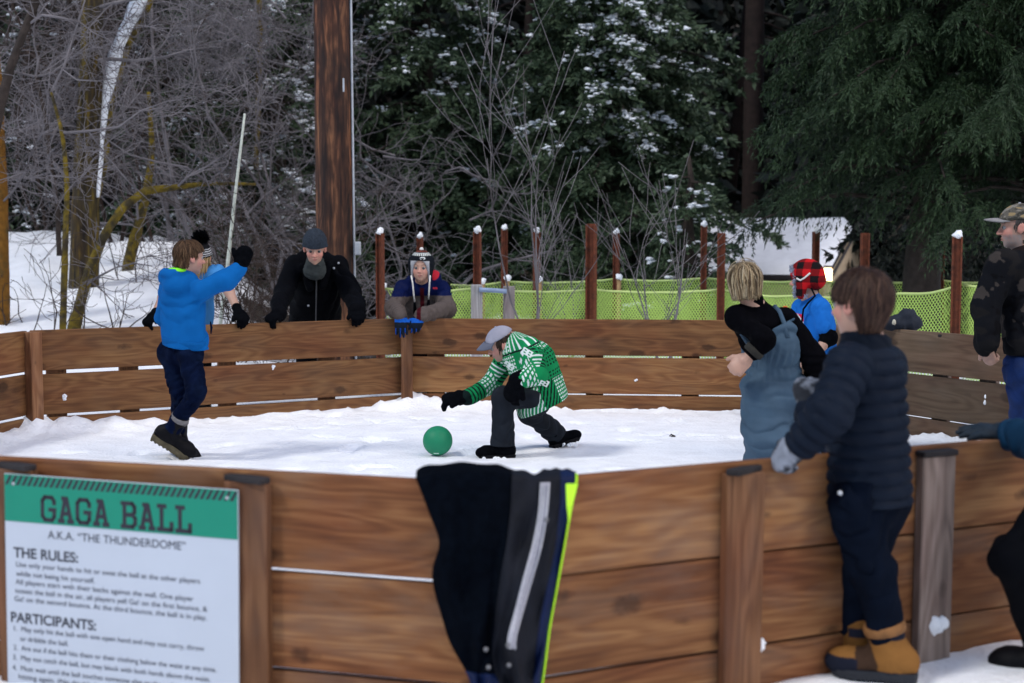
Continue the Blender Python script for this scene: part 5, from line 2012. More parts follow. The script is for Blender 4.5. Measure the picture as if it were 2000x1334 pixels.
def person_hoodie():
    d = 8.78
    J = joints((358, 540, d), (357, 580, d), (352, 670, d + .03), [(328, 566, d + .10), (394, 567, d - .08)], [(320, 618, d + .24), (438, 549, d - .06)],
               [(345, 650, d + .34), (465, 524, d)], [(334, 690, d + .08), (370, 690, d - .04)], [(353, 768, d), (383, 766, d - .16)],
               [(350, 854, d + .14), (334, 845, d - .05)], [(392, 884, d + .1), (384, 880, d - .02)])
    root = make('person in a bright blue hoodie and jeans with one black gloved fist raised', J, 0)
    hd = Head(at(371, 503, d - .01), (.84, .52, -.06), (.02, 0, 1), .205)
    body_mesh(root, J, hd, [], eyes=True)
    hair(root, hd, 1, 1200, .42, short_hair, [(.085, .042, .020), (.13, .07, .034), (.18, .105, .055), (.06, .03, .015)], lift=.09, width=.015, grav=.35, nm='brown', wave=.12, endz=end_short)
    tf = nrm(np.array([.45, .88, 0]))
    sp = nrm(J['chest'] - J['pelvis'])
    hem = at(361, 676, d)
    pr = [cap(J['chest'], at(361, 690, d), .146, .158, flat=(tf, .72)), cap(J['sh'][0], J['sh'][1], .052, .052), cap(J['chest'], at(358, 556, d), .13, .085, flat=(tf, .75))]
    pr += arm_prims(J, 0, .056, .052, .044) + arm_prims(J, 1, .058, .056, .048, ext=-.005)
    bl, neon = np.array([.003, .098, .33]), np.array([.22, .80, .04])
    hc = at(338, 533, d - .03)
    hp = [ell(hc, (.088, .095, .040)), cap(at(322, 545, d - .03), at(330, 562, d - .09), .045, .02), cap(at(372, 544, d - .05), at(352, 560, d - .10), .045, .03), ell(at(345, 556, d - .09), (.075, .05, .05))]
    def col(V):
        c = np.tile(bl, (len(V), 1))
        return c
    hole = [ell(hc + np.array([.020, -.01, .050]), (.066, .080, .046))]
    garment(root, 'hoodie', pr + hp, .035, F_BLUE, .0055, [(hem, nrm(-sp))], (21, 13, .010), col, holes=hole)
    # ribbed hem and cuff as raised bands
    band = [cap(hem + sp * .035, hem + sp * .001, .160, .152, flat=(tf, .72))]
    garment(root, 'hem_band', band, .01, F_BLUE, .006, [(hem - sp * .004, -sp), (hem + sp * .05, sp)], None, const(bl * .85), extra=lambda P: .0015 * np.sin(np.arctan2(P[:, 1] - hem[1], P[:, 0] - hem[0]) * 60))
    ln = [ell(hc + np.array([.030, -.015, .016]), (.062, .075, .020))]
    garment(root, 'hood_lining', ln, .01, F_ATTR, .006, (), None, const(neon))
    # side pocket slit
    mb = MB(); mb.tube([at(411, 628, d - .05), at(413, 640, d - .04), at(412, 652, d - .04)], [.004, .008, .004], 6)
    mb.build('pocket', F_JEAN, root, True)
    pr = [cap(J['hp'][0], J['hp'][1], .080, .080), cap(J['pelvis'], (J['hp'][0] + J['hp'][1]) / 2, .115, .10, flat=(tf, .8))]
    for s in (0, 1): pr += leg_prims(J, s, .076, .058, .047)
    garment(root, 'jeans', pr, .03, F_JEAN, .006, (), (31, 18, .008))
    fd = hand_prims(J['wr'][1] + nrm(J['wr'][1] - J['el'][1]) * .02, (.32, .05, .95), (.3, -.9, .1), (-.6, -.6, .2), .17, 1.35, 1.3)
    glove(root, J, 1, fd, F_BLACK, rc=.046, clen=.035)
    fd = hand_prims(J['wr'][0], (.8, .3, -.3), (0, -.5, .8), (0, .5, .5), .15, .6, 1.2)
    glove(root, J, 0, fd, F_BLACK)
    nn = nrm(np.array([.56, -.1, .83]))
    for s in (0, 1):
        boot(root, J, s, F_GREY, mat('duck_sole', (.075, .062, .035), .7, .4, 40, .3), .13, .050, 1.08, .030, .92, flat_ref=nn, cuff=F_FELT)
person_hoodie()

def beanie(root, hd, nm, m, prims_extra=(), zc=.02, tilt=-.15, r=(.395, .475, .44), colfn=None, knit=0, h=.005):
    e = [ell(hd.w(0, -.05, .14), np.array(r) * hd.H, hd.R)] + list(prims_extra)
    n = hd.d(0, tilt, -1)
    ex = (lambda P: -.0022 * np.sin(hd.loc(P)[:, 2] * knit) * np.sin(np.arctan2(hd.loc(P)[:, 0], hd.loc(P)[:, 1]) * 22)) if knit else None
    return garment(root, nm, e, .02, m, h, [(hd.w(0, 0, zc), nrm(n))], None, colfn, ex)

def person_tshirt():
    d = 10.95
    J = joints((386, 532, d), (384, 562, d + .05), (381, 640, d + .15), [(342, 538, d + .03), (424, 533, d - .02)], [(318, 582, d - .12), (448, 570, d - .1)],
               [on_wall(P1, P2, 307, .085, -.05), on_wall(P1, P2, 470, .085, -.04)], [(370, 655, d + .2), (395, 655, d + .2)], [(370, 730, d + .1), (395, 730, d + .1)],
               [gp(368, d + .2, .09), gp(396, d + .2, .09)], [gp(366, d, .05), gp(398, d, .05)])
    root = make('bare armed person in a pale blue T-shirt and black pompom hat', J, 0)
    hd = Head(at(392, 502, d - .03), (.18, -.95, -.2), (0, 0, 1), .205)
    hl = hand_prims(J['wr'][0], (-.38, -.70, -.50), (-.3, -.5, .8), (.7, -.5, 0), .16, .6, 1.35)
    hr = hand_prims(J['wr'][1], (.45, -.70, -.45), (.3, -.5, .8), (-.6, -.5, -.2), .17, .62, 1.4)
    body_mesh(root, J, hd, [], arm=(.042, .036, .027))
    glove(root, J, 0, hl, F_BLACK, rc=.036, clen=.05); glove(root, J, 1, hr, F_BLACK, rc=.037, clen=.045)
    tf = np.array([0, 1, 0])
    pr = [cap(J['chest'], J['pelvis'], .14, .14, flat=(tf, .7)), cap(J['sh'][0], J['sh'][1], .055, .055)]
    for s in (0, 1):
        e = J['sh'][s] + (J['el'][s] - J['sh'][s]) * .72
        pr.append(cap(J['sh'][s], e, .055, .055))
    cl = const((.05, .21, .48))
    garment(root, 't_shirt', pr, .03, F_ATTR, .007, (), (41, 14, .008), cl)
    pr = [cap(J['pelvis'], (J['hp'][0] + J['hp'][1]) / 2, .12, .11, flat=(tf, .8))]
    for s in (0, 1): pr += leg_prims(J, s, .085, .068, .06)
    garment(root, 'trousers', pr, .03, F_BLACKCOAT, .01)
    for s in (0, 1): boot(root, J, s, F_GREY, F_RUBBER, .1, .05, 1.0, flat_ref=UP, h=.01)
    hair(root, hd, 2, 380, .75, lambda p: (p[:, 2] > .05 - .3 * (p[:, 1] < .05)), [(.42, .27, .12), (.55, .38, .19), (.30, .18, .08)], lift=.06, width=.035, grav=.7, nm='blond')
    def col(V):
        z = hd.loc(V)[:, 2]
        c = np.tile([.008, .008, .010], (len(V), 1))
        m = ((z > .10) & (z < .36) & (np.sin(z * 75) > .1))
        c[m] = (.45, .45, .46)
        return c
    hat = beanie(root, hd, 'knit_hat', F_ATTR, (), .06, -.1, (.40, .48, .46), col, 60)
    pc = hd.w(0, -.05, .70)
    r = np.random.default_rng(3)
    dd = r.normal(size=(900, 3)); dd /= np.linalg.norm(dd, axis=1)[:, None]
    V, F = segs_mesh(np.tile(pc, (900, 1)) + dd * .01, pc + dd * (.055 + .022 * r.random((900, 1))), np.full(900, .003), np.full(900, .0016), 3)
    mesh_np('pompom', V, F, F_BLACK, hat)
person_tshirt()

def person_blackcoat():
    J = joints((617, 518, 11.55), (617, 555, 11.7), (615, 640, 12.0), [(577, 522, 11.62), (659, 522, 11.66)], [(553, 572, 11.35), (688, 574, 11.5)],
               [on_wall(P1, P2, 549, .075, -.04), on_wall(P1, P2, 700, .075, -.03)], [(600, 660, 12.05), (632, 660, 12.05)], [(598, 740, 11.95), (634, 740, 11.95)],
               [gp(596, 12.1, .1), gp(636, 12.1, .1)], [gp(592, 11.9, .06), gp(640, 11.9, .06)])
    root = make('person in a black coat and charcoal knitted hat leaning on the wall', J, 0)
    hd = Head(at(615, 484, 11.36), (.12, -.93, -.34), (.04, -.2, 1), .245)
    hl = hand_prims(J['wr'][0], (-.45, -.72, -.42), (-.2, -.4, .9), (.6, -.6, 0), .18, .62, 1.4)
    hr = hand_prims(J['wr'][1], (.18, -.80, -.45), (.1, -.5, .85), (-.9, -.2, 0), .18, .70, 1.5)
    body_mesh(root, J, hd, [], skin=SKIN * 1.12, red=1.2)
    glove(root, J, 0, hl, F_BLACK, rc=.045, clen=.05); glove(root, J, 1, hr, F_BLACK, rc=.047, clen=.05)
    tf = np.array([0, .95, .2])
    pr = [cap(J['chest'], J['pelvis'], .205, .215, flat=(tf, .68)), cap(J['sh'][0], J['sh'][1], .085, .085), cap(at(600, 506, 11.66), at(634, 506, 11.66), .07, .07),
          cap(at(592, 520, 11.5), at(605, 560, 11.50), .03, .03), cap(at(640, 520, 11.5), at(630, 560, 11.50), .03, .03)]
    pr += arm_prims(J, 0, .082, .070, .060) + arm_prims(J, 1, .082, .072, .064)
    garment(root, 'coat', pr, .045, F_BLACKCOAT, .0065, (), (51, 11, .014), holes=[ell(at(616, 505, 11.40), (.085, .12, .085))])
    mb = MB()
    mb.tube([at(617, 520, 11.46), at(618, 560, 11.48), at(617, 632, 11.72)], [.006, .006, .006], 6)
    mcm = mat('coat_metal', (.06, .06, .065), .5, .1, 9, 0)
    mb.build('zip', mcm, root, True)
    for px, py, dd in ((652, 524, 11.52), (661, 514, 11.56), (602, 597, 11.55)):
        mb = MB()
        mb.lathe(at(px, py, dd), [(.0001, .006), (.009, .004), (.01, -.006)], 8, np.array([[1, 0, 0], [0, 0, -1], [0, 1, 0]]))
        mb.build('snap', M_METAL, root, True)
    ga = [cap(hd.w(0, -.06, -.52), hd.w(0, -.10, -.80), .30 * .245, .36 * .245)]
    garment(root, 'neck_gaiter', ga + [cap(hd.w(-.14, .06, -.57), hd.w(.14, .06, -.57), .12 * .245, .12 * .245)], .03, mat('gaiter', (.032, .038, .038), .95, .25, 40, .5, 200), .006, (), (9, 22, .006))
    m = mat('charcoal_wool', (.019, .027, .040), .95, .35, 60, .9, 150, bdist=.01)
    beanie(root, hd, 'knit_hat', m, [cap(hd.w(-.30, .18, .13), hd.w(.30, .18, .13), .03, .03)], .17, -.20, (.40, .48, .50), None, 95)
    pr = [cap(J['pelvis'], (J['hp'][0] + J['hp'][1]) / 2, .16, .13, flat=(tf, .8))]
    for s in (0, 1): pr += leg_prims(J, s, .10, .08, .075)
    garment(root, 'trousers', pr, .03, F_BLACKCOAT, .011)
    for s in (0, 1): boot(root, J, s, F_GREY, F_RUBBER, .1, .055, 1.2, flat_ref=UP, h=.01)
person_blackcoat()

def person_earflap():
    d = 11.66
    J = joints((823, 556, d + .02), (824, 590, d + .08), (826, 655, d + .4), [(789, 566, d), (861, 566, d)], [(769, 602, d - .16), (873, 604, d - .16)],
               [(782, 615, 11.22), (822, 616, 11.22)], [(812, 665, d + .45), (840, 665, d + .45)], [(810, 740, d + .35), (842, 740, d + .35)],
               [gp(810, d + .5, .1), gp(842, d + .5, .1)], [gp(806, d + .25, .06), gp(846, d + .25, .06)])
    root = make('person in an earflap hat leaning over the far corner post', J, 0)
    hd = Head(at(823, 522, d - .1), (-.10, -.99, -.06), (.02, 0, 1), .224)
    hl = hand_prims(J['wr'][0], (.06, -.36, -.93), (-.2, -.95, .3), (.9, -.1, .2), .175, .12, 1.2)
    hr = hand_prims(J['wr'][1], (-.36, -.42, -.80), (.2, -.95, .3), (-.8, -.1, .4), .16, .35, 1.2)
    body_mesh(root, J, hd, [], skin=SKIN * 1.15, slim=1.1, iris=(.06, .07, .08), red=.9)
    def gcol(w):
        def f(V):
            c = np.tile([.006, .010, .018], (len(V), 1))
            q = V - J['wr'][w]
            m = (np.sin(q[:, 0] * 170 + 1) > .75) & (q[:, 2] < -.10)
            c[m] = (.006, .05, .28)
            m = (q[:, 2] > -.055) & (q[:, 2] < -.02) & (V[:, 1] < J['wr'][w][1])
            c[m] = (.008, .085, .40)
            return c
        return f
    glove(root, J, 0, hl, F_ATTR, rc=.04, clen=.035, colfn=gcol(0), h=.004); glove(root, J, 1, hr, F_ATTR, rc=.04, clen=.035, colfn=gcol(1), h=.004)
    tf = np.array([0, 1, 0])
    pr = [cap(J['chest'], J['pelvis'], .155, .16, flat=(tf, .75), quilt=(.07, .008)), cap(J['sh'][0], J['sh'][1], .072, .072)]
    pr += arm_prims(J, 0, .068, .066, .054, quilt=(.062, .008), bulge=.0) + arm_prims(J, 1, .068, .068, .056, quilt=(.062, .008), bulge=.0)
    pr += [ell(at(806, 548, d + .05), (.06, .07, .05)), ell(at(846, 543, d + .05), (.065, .07, .065)), ell(at(826, 550, d + .12), (.12, .07, .06))]
    zt = at(823, 577, d)[2]
    def col(V):
        c = np.tile([.085, .068, .062], (len(V), 1))
        up = V[:, 2] > zt + .004 * np.sin(V[:, 0] * 9)
        c[up] = (.003, .007, .046)
        px = at(825, 590, d)[0]
        m = (np.abs(V[:, 0] - px) < .016) & (V[:, 1] < d + .02) & (V[:, 2] < at(823, 562, d)[2])
        c[m] = (.045, .004, .007)
        q = at(851, 562, d)
        m = (np.abs(V[:, 0] - q[0]) < .018) & (np.abs(V[:, 2] - q[2]) < .008) & (V[:, 1] < d)
        c[m] = (.45, .03, .05)
        h_ = at(847, 536, d)
        m = (np.linalg.norm((V - (h_ + np.array([0, -.03, 0])))[:, [0, 2]], axis=1) < .046) & (V[:, 2] > at(0, 552, d)[2]) & (V[:, 0] > at(842, 0, d)[0])
        c[m] = (.45, .02, .035)
        return c
    garment(root, 'jacket', pr, .03, F_NYLON, .0055, (), (61, 16, .007), col)
    # hat with lined flaps and cords
    fl = []
    for sg in (-1, 1):
        fl += [cap(hd.w(sg * .36, .04, .12), hd.w(sg * .33, .10, -.30), .055, .035, flat=(hd.d(1, 0, 0), .5))]
    def hcol(V):
        q = hd.loc(V)
        c = np.tile([.006, .008, .012], (len(V), 1))
        z = q[:, 2]
        a = np.arctan2(q[:, 0], q[:, 1])
        m = (z > .44) & (z < .54) & (np.sin(a * 26) > -.3)
        c[m] = (.60, .62, .60)
        m = (((q[:, 0] + .10) / .10) ** 2 + ((z - .355) / .05) ** 2 < 1) & (((q[:, 0] + .085) / .07) ** 2 + ((z - .345) / .028) ** 2 > 1) & (q[:, 1] > .2)
        c[m] = (.55, .57, .58)
        m = (z > .56) & (np.sin(a * 14) > .6)
        c[m] = (.40, .10, .06)
        m = (np.abs(q[:, 0]) < .345) & (z < .26)
        c[m] = (.36, .36, .38)
        return c
    hat = garment(root, 'earflap_hat', [ell(hd.w(0, -.05, .16), np.array((.42, .49, .47)) * hd.H, hd.R)] + fl, .03, F_ATTR, .0042,
                  (), None, hcol, holes=[ell(hd.w(0, .42, -.08), np.array((.275, .30, .36)) * hd.H, hd.R), ell(hd.w(0, .05, -.42), np.array((.27, .6, .42)) * hd.H, hd.R)])
    mb = MB()
    mb.tube([at(803, 538, d - .2), at(806, 553, d - .22), at(808, 575, d - .2), at(810, 590, d - .17)], .0065, 7)
    mb.build('cord', F_WHITE, hat, True)
    mb = MB()
    mb.tube([at(840, 538, d - .2), at(839, 553, d - .22), at(838, 570, d - .2), at(837, 585, d - .17)], .0065, 7)
    mb.build('cord', F_WHITE, hat, True)
    for a, b_ in (((810, 590), (811, 612)), ((837, 585), (837, 604))):
        mb = MB()
        mb.tube([at(*a, d - .17), at(a[0], a[1] + 4, d - .17), at(*b_, d - .15)], [.008, .012, .017], 8)
        mb.build('tassel', F_BLACK, hat, True)
    V, F = lumps(np.array([hd.w(0, -.05, .65)]), np.full((1, 3), .016), 3)
    mesh_np('hat_knob', V, F, F_WHITE, hat)
    pr = [cap(J['pelvis'], (J['hp'][0] + J['hp'][1]) / 2, .13, .11, flat=(tf, .8))]
    for s in (0, 1): pr += leg_prims(J, s, .09, .075, .07)
    garment(root, 'trousers', pr, .03, F_BLACKCOAT, .011)
    for s in (0, 1): boot(root, J, s, F_GREY, F_RUBBER, .1, .05, 1.1, flat_ref=UP, h=.01)
person_earflap()

def cap_hat(root, hd, mdome, mbill, nm, colfn=None, zc=.19, bill=.30, droop=-.12, pitch=0):
    e = [ell(hd.w(0, -.06, .15), np.array((.385, .47, .40)) * hd.H, hd.R), cap(hd.w(-.2, .28, .22), hd.w(.2, .28, .22), .05 * hd.H, .05 * hd.H)]
    o = garment(root, nm, e, .03, mdome, .0045, [(hd.w(0, 0, zc), hd.d(0, -.12, -1))], None, colfn)
    mb = MB()
    nu, nvv = 17, 7
    top, bot = [], []
    for j in range(nvv):
        for i in range(nu):
            a = -1 + 2 * i / (nu - 1)
            s = j / (nvv - 1)
            x = a * (.33 - .03 * s)
            y0 = .14 + .30 * math.sqrt(max(0, 1 - (a * .98) ** 2))
            y = y0 + s * bill * math.sqrt(max(0.0, 1 - .75 * a * a))
            z = zc + .055 - .09 * a * a + droop * s - .03 * s * s
            top.append(hd.w(x, y, z + .014)); bot.append(hd.w(x, y, z - .008))
    V = np.array(top + bot)
    N_ = nu * nvv
    q = [[j * nu + i, j * nu + i + 1, (j + 1) * nu + i + 1, (j + 1) * nu + i] for j in range(nvv - 1) for i in range(nu - 1)]
    q2 = [[b + N_ for b in p[::-1]] for p in q]
    per = [i for i in range(nu)] + [j * nu + nu - 1 for j in range(1, nvv)] + [(nvv - 1) * nu + i for i in range(nu - 2, -1, -1)] + [j * nu for j in range(nvv - 2, 0, -1)]
    q3 = [[per[(k + 1) % len(per)], per[k], per[k] + N_, per[(k + 1) % len(per)] + N_] for k in range(len(per))]
    mb.add(V, q + q2 + q3)
    mb.build('bill', mbill, o, True)
    mb = MB()
    mb.lathe(hd.w(0, -.06, .552), [(.0001, .006), (.007, .004), (.009, -.004)], 10, hd.R)
    mb.build('cap_button', mdome, o, True, col=const((.3, .3, .33))(mb.V[0]) if colfn else None)
    return o

def person_crouch():
    d = 8.95
    J = joints((1001, 668, d), (1030, 704, d), (1058, 776, d + .02), [(990, 694, d + .14), (1035, 684, d - .14)], [(960, 752, d + .16), (1047, 730, d - .24)],
               [(912, 776, d + .05), (1013, 742, d - .27)], [(1050, 783, d + .08), (1042, 776, d - .08)], [(1034, 806, d + .22), (984, 777, d - .12)],
               [(1090, 851, 9.27), (983, 872, 8.86)], [(1122, 862, 9.32), (940, 874, 8.84)])
    root = make('person crouching in a green patterned jacket and grey cap, reaching down', J, 0)
    hd = Head(at(978, 672, d), (-.88, -.14, -.40), (.36, 0, .93), .205)
    body_mesh(root, J, hd, [], skin=SKIN * 1.0)
    hair(root, hd, 5, 200, .25, lambda p: (p[:, 2] < .25) & (p[:, 2] > np.where(p[:, 1] > -.1, .0, -.3)) & (p[:, 1] < .12), [(.03, .018, .012), (.05, .03, .02)], lift=.03, width=.03, nm='dark')
    gcapm = mat('cap_grey', (.27, .27, .33), .85, .08, 20, .2)
    cap_hat(root, hd, gcapm, mat('bill_grey', (.11, .12, .16), .85, .08, 20, .2), 'cap', zc=.215, bill=.32, droop=-.10)
    up = nrm(J['chest'] - J['pelvis'])
    tf = np.array([0, 1.0, 0])
    bend = at(1066, 716, d)
    pr = [cap(at(1016, 690, d), at(1040, 715, d), .125, .155, flat=(tf, 1.0)), cap(at(1040, 715, d), at(1057, 780, d + .02), .155, .172), cap(J['sh'][0], J['sh'][1], .07, .075), cap(at(1003, 668, d), at(1018, 690, d), .068, .10)]
    arm0, arm1 = arm_prims(J, 0, .068, .056, .05), arm_prims(J, 1, .074, .066, .05)
    allp = pr + arm0 + arm1
    hemo, hemn = at(1053, 801, d), nrm(np.array([.42, 0, -.90]))
    sh0, el0, wr0 = J['sh'][0], J['el'][0], J['wr'][0]
    fT, fA0, fA1 = union(pr, .02), union(arm0, .02), union(arm1, .02)
    def col(V):
        g, k, wv = np.array([.006, .20, .065]), np.array([.004, .010, .010]), np.array([.62, .68, .66])
        c = np.tile(g, (len(V), 1))
        dT, d0, d1 = fT(V), fA0(V), fA1(V)
        # torso coordinates: down the back, round the body
        ax = at(1062, 790, d) - at(1008, 668, d)
        L = np.linalg.norm(ax)
        ax = ax / L
        q = V - at(1008, 668, d)
        s = q @ ax / L
        e1 = np.array([ax[2], 0, -ax[0]])
        e1 = e1 if e1[0] > 0 else -e1
        u = q @ e1
        yv = V[:, 1] - d
        th = np.arctan2(yv, u) * .16
        T = (dT <= np.minimum(d0, d1) + .004)
        row, colu = s * L / .0225, th / .0215
        dot = (np.abs(row - np.round(row)) < .27) & (np.abs(colu - np.round(colu)) < .27)
        back = u > .01
        c[T & dot & (s > .22) & (s < .50) & back & (np.sin(th * 9) < .6)] = k
        c[T & dot & (s > .56) & (s < .70) & back] = k
        c[T & dot & (s < .40) & (u < -.05)] = wv
        c[T & dot & (s > .10) & (s < .22) & back] = wv
        dg = th * .95 + s * L * .60
        low = T & (s > .68)
        c[low & ~back & (np.sin(dg * 2 * math.pi / .026) > .45)] = wv
        c[low & back & (u < .115) & (np.sin(dg * 2 * math.pi / .026) > .1)] = k
        c[low & (u >= .115) & dot] = wv
        c[T & (np.abs(s - .665) < .016) & ~back] = k
        c[T & (s < .085) & (np.sin(th * 150) > .62)] = wv
        c[T & (s < .115) & (s > .09)] = k
        for dd, A, B_, C_ in ((d0, sh0, el0, wr0), (d1, J['sh'][1], J['el'][1], J['wr'][1])):
            M_ = (dd < dT - .004) & (dd <= np.minimum(d0, d1))
            l1, l2 = np.linalg.norm(B_ - A), np.linalg.norm(C_ - B_)
            t1 = np.clip((V - A) @ (B_ - A) / l1 ** 2, 0, 1)
            t2 = np.clip((V - B_) @ (C_ - B_) / l2 ** 2, 0, 1)
            sa = np.where(t2 > 0, l1 + t2 * l2, t1 * l1)
            axd = nrm(C_ - A)
            e2 = nrm(np.cross(axd, [0, 1, 0]))
            ang = np.arctan2((V - B_) @ e2, V[:, 1] - B_[1]) * .06
            rw, cu = sa / .021, ang / .021
            dt = (np.abs(rw - np.round(rw)) < .28) & (np.abs(cu - np.round(cu)) < .28)
            stripe = np.sin(sa * 2 * math.pi / .026)
            c[M_ & (sa < .07) & dt] = k
            mid = M_ & (sa > .07) & (sa < .17)
            c[mid & (stripe > .1) & (ang > -.02)] = k
            c[mid & (stripe > .35) & (ang <= -.02)] = wv
            c[M_ & (sa > .19) & (sa < .30) & dt] = wv
            c[M_ & (sa > .31) & (stripe > .35) & (np.abs(ang) > .03)] = k
            c[M_ & (sa > .31) & dt & (np.abs(ang) <= .05)] = wv
        # pale block letter marks on side and chest
        for (px, py, dd_) in ((1061, 742, d - .16), (994, 712, d - .12), (1029, 682, d - .2)):
            o = at(px, py, d)
            a_ = (V[:, 0] - o[0]) * .8 + (V[:, 2] - o[2]) * -.45
            b_ = (V[:, 0] - o[0]) * .45 + (V[:, 2] - o[2]) * .8
            m = (np.abs(a_) < .030) & (np.abs(b_) < .018) & (V[:, 1] < d - .03)
            hole = ((np.abs(np.abs(a_) - .014) < .006) & (np.abs(b_) < .011) & (np.abs(b_) > .003))
            c[m & ~hole] = wv
        return c
    garment(root, 'jacket', allp, .03, F_ATTR, .0038, [(hemo, hemn)], (71, 15, .008), col)
    gk = mat('trouser_charcoal', (.0085, .0115, .017), .75, .25, 14, .3, 70, spec=.12)
    pr = [cap(J['hp'][0], J['hp'][1], .085, .085), cap(at(1040, 768, d), at(1046, 778, d), .11, .11)]
    pr += [cap(J['hp'][1], J['kn'][1], .080, .068), cap(J['kn'][1], at(983, 872, 8.86), .066, .072), cap(J['hp'][0], J['kn'][0], .078, .068), cap(J['kn'][0], J['an'][0], .068, .066)]
    c1 = at(985, 870, 8.86)
    c2 = J['an'][0]
    dn2 = nrm(c2 - J['kn'][0])
    sel = lambda P: P
    f0 = union(pr, .03)
    def tf_(P):
        q = f0(P) + wrinkle(P, 81, 15, .010)
        below = np.maximum(q, c1[2] - P[:, 2])
        near0 = ((P - c2) @ dn2 > -.02) & (np.linalg.norm(P - c2, axis=1) < .2)
        return np.where(P[:, 0] < at(1030, 0, d)[0], below, np.maximum(q, (P - c2) @ dn2 - .002))
    sdf_mesh('trousers', tf_, *bounds(pr, .03), .0055, gk, root)
    fd = hand_prims(J['wr'][0] + np.array([-.01, 0, 0]), (-.99, -.1, -.06), (0, -.3, .95), (-.2, -.6, .3), .185, .55, 1.5)
    glove(root, J, 0, fd, F_BLACK, rc=.044, clen=.0, h=.0045)
    fd = hand_prims(J['wr'][1], (-.42, .05, -.9), (-.5, -.8, .2), (.7, -.5, 0), .18, .45, 1.5)
    glove(root, J, 1, fd, F_BLACK, rc=.060, clen=.09, h=.0045)
    b1 = boot(root, J, 1, F_BLACK, F_GREY, .05, .058, .92, .02, 1.05, flat_ref=UP)
    n2 = nrm(np.array([-.25, 0, .97]))
    b0 = boot(root, J, 0, F_BLACK, F_GREY, .06, .056, .88, .02, 1.05, flat_ref=n2)
    r = np.random.default_rng(4)
    for bo, J_, dx in ((b1, J['an'][1], -1), (b0, J['an'][0], 1)):
        C = np.array([J_ + np.array([dx * (.0 + .17 * r.random() - .04), -.05 - .012 * r.random(), -.078 + .012 * r.random()]) for _ in range(16)])
        if bo is b0: C = np.array([J_ + np.array([.03 + .10 * r.random(), -.05, -.065 + .02 * r.random()]) for _ in range(14)])
        V, F = lumps(C, np.full((len(C), 3), .008) * (.5 + r.random((len(C), 1))), 4)
        o = mesh_np('snow_crust', V, F, M_WHITE, bo)
person_crouch()

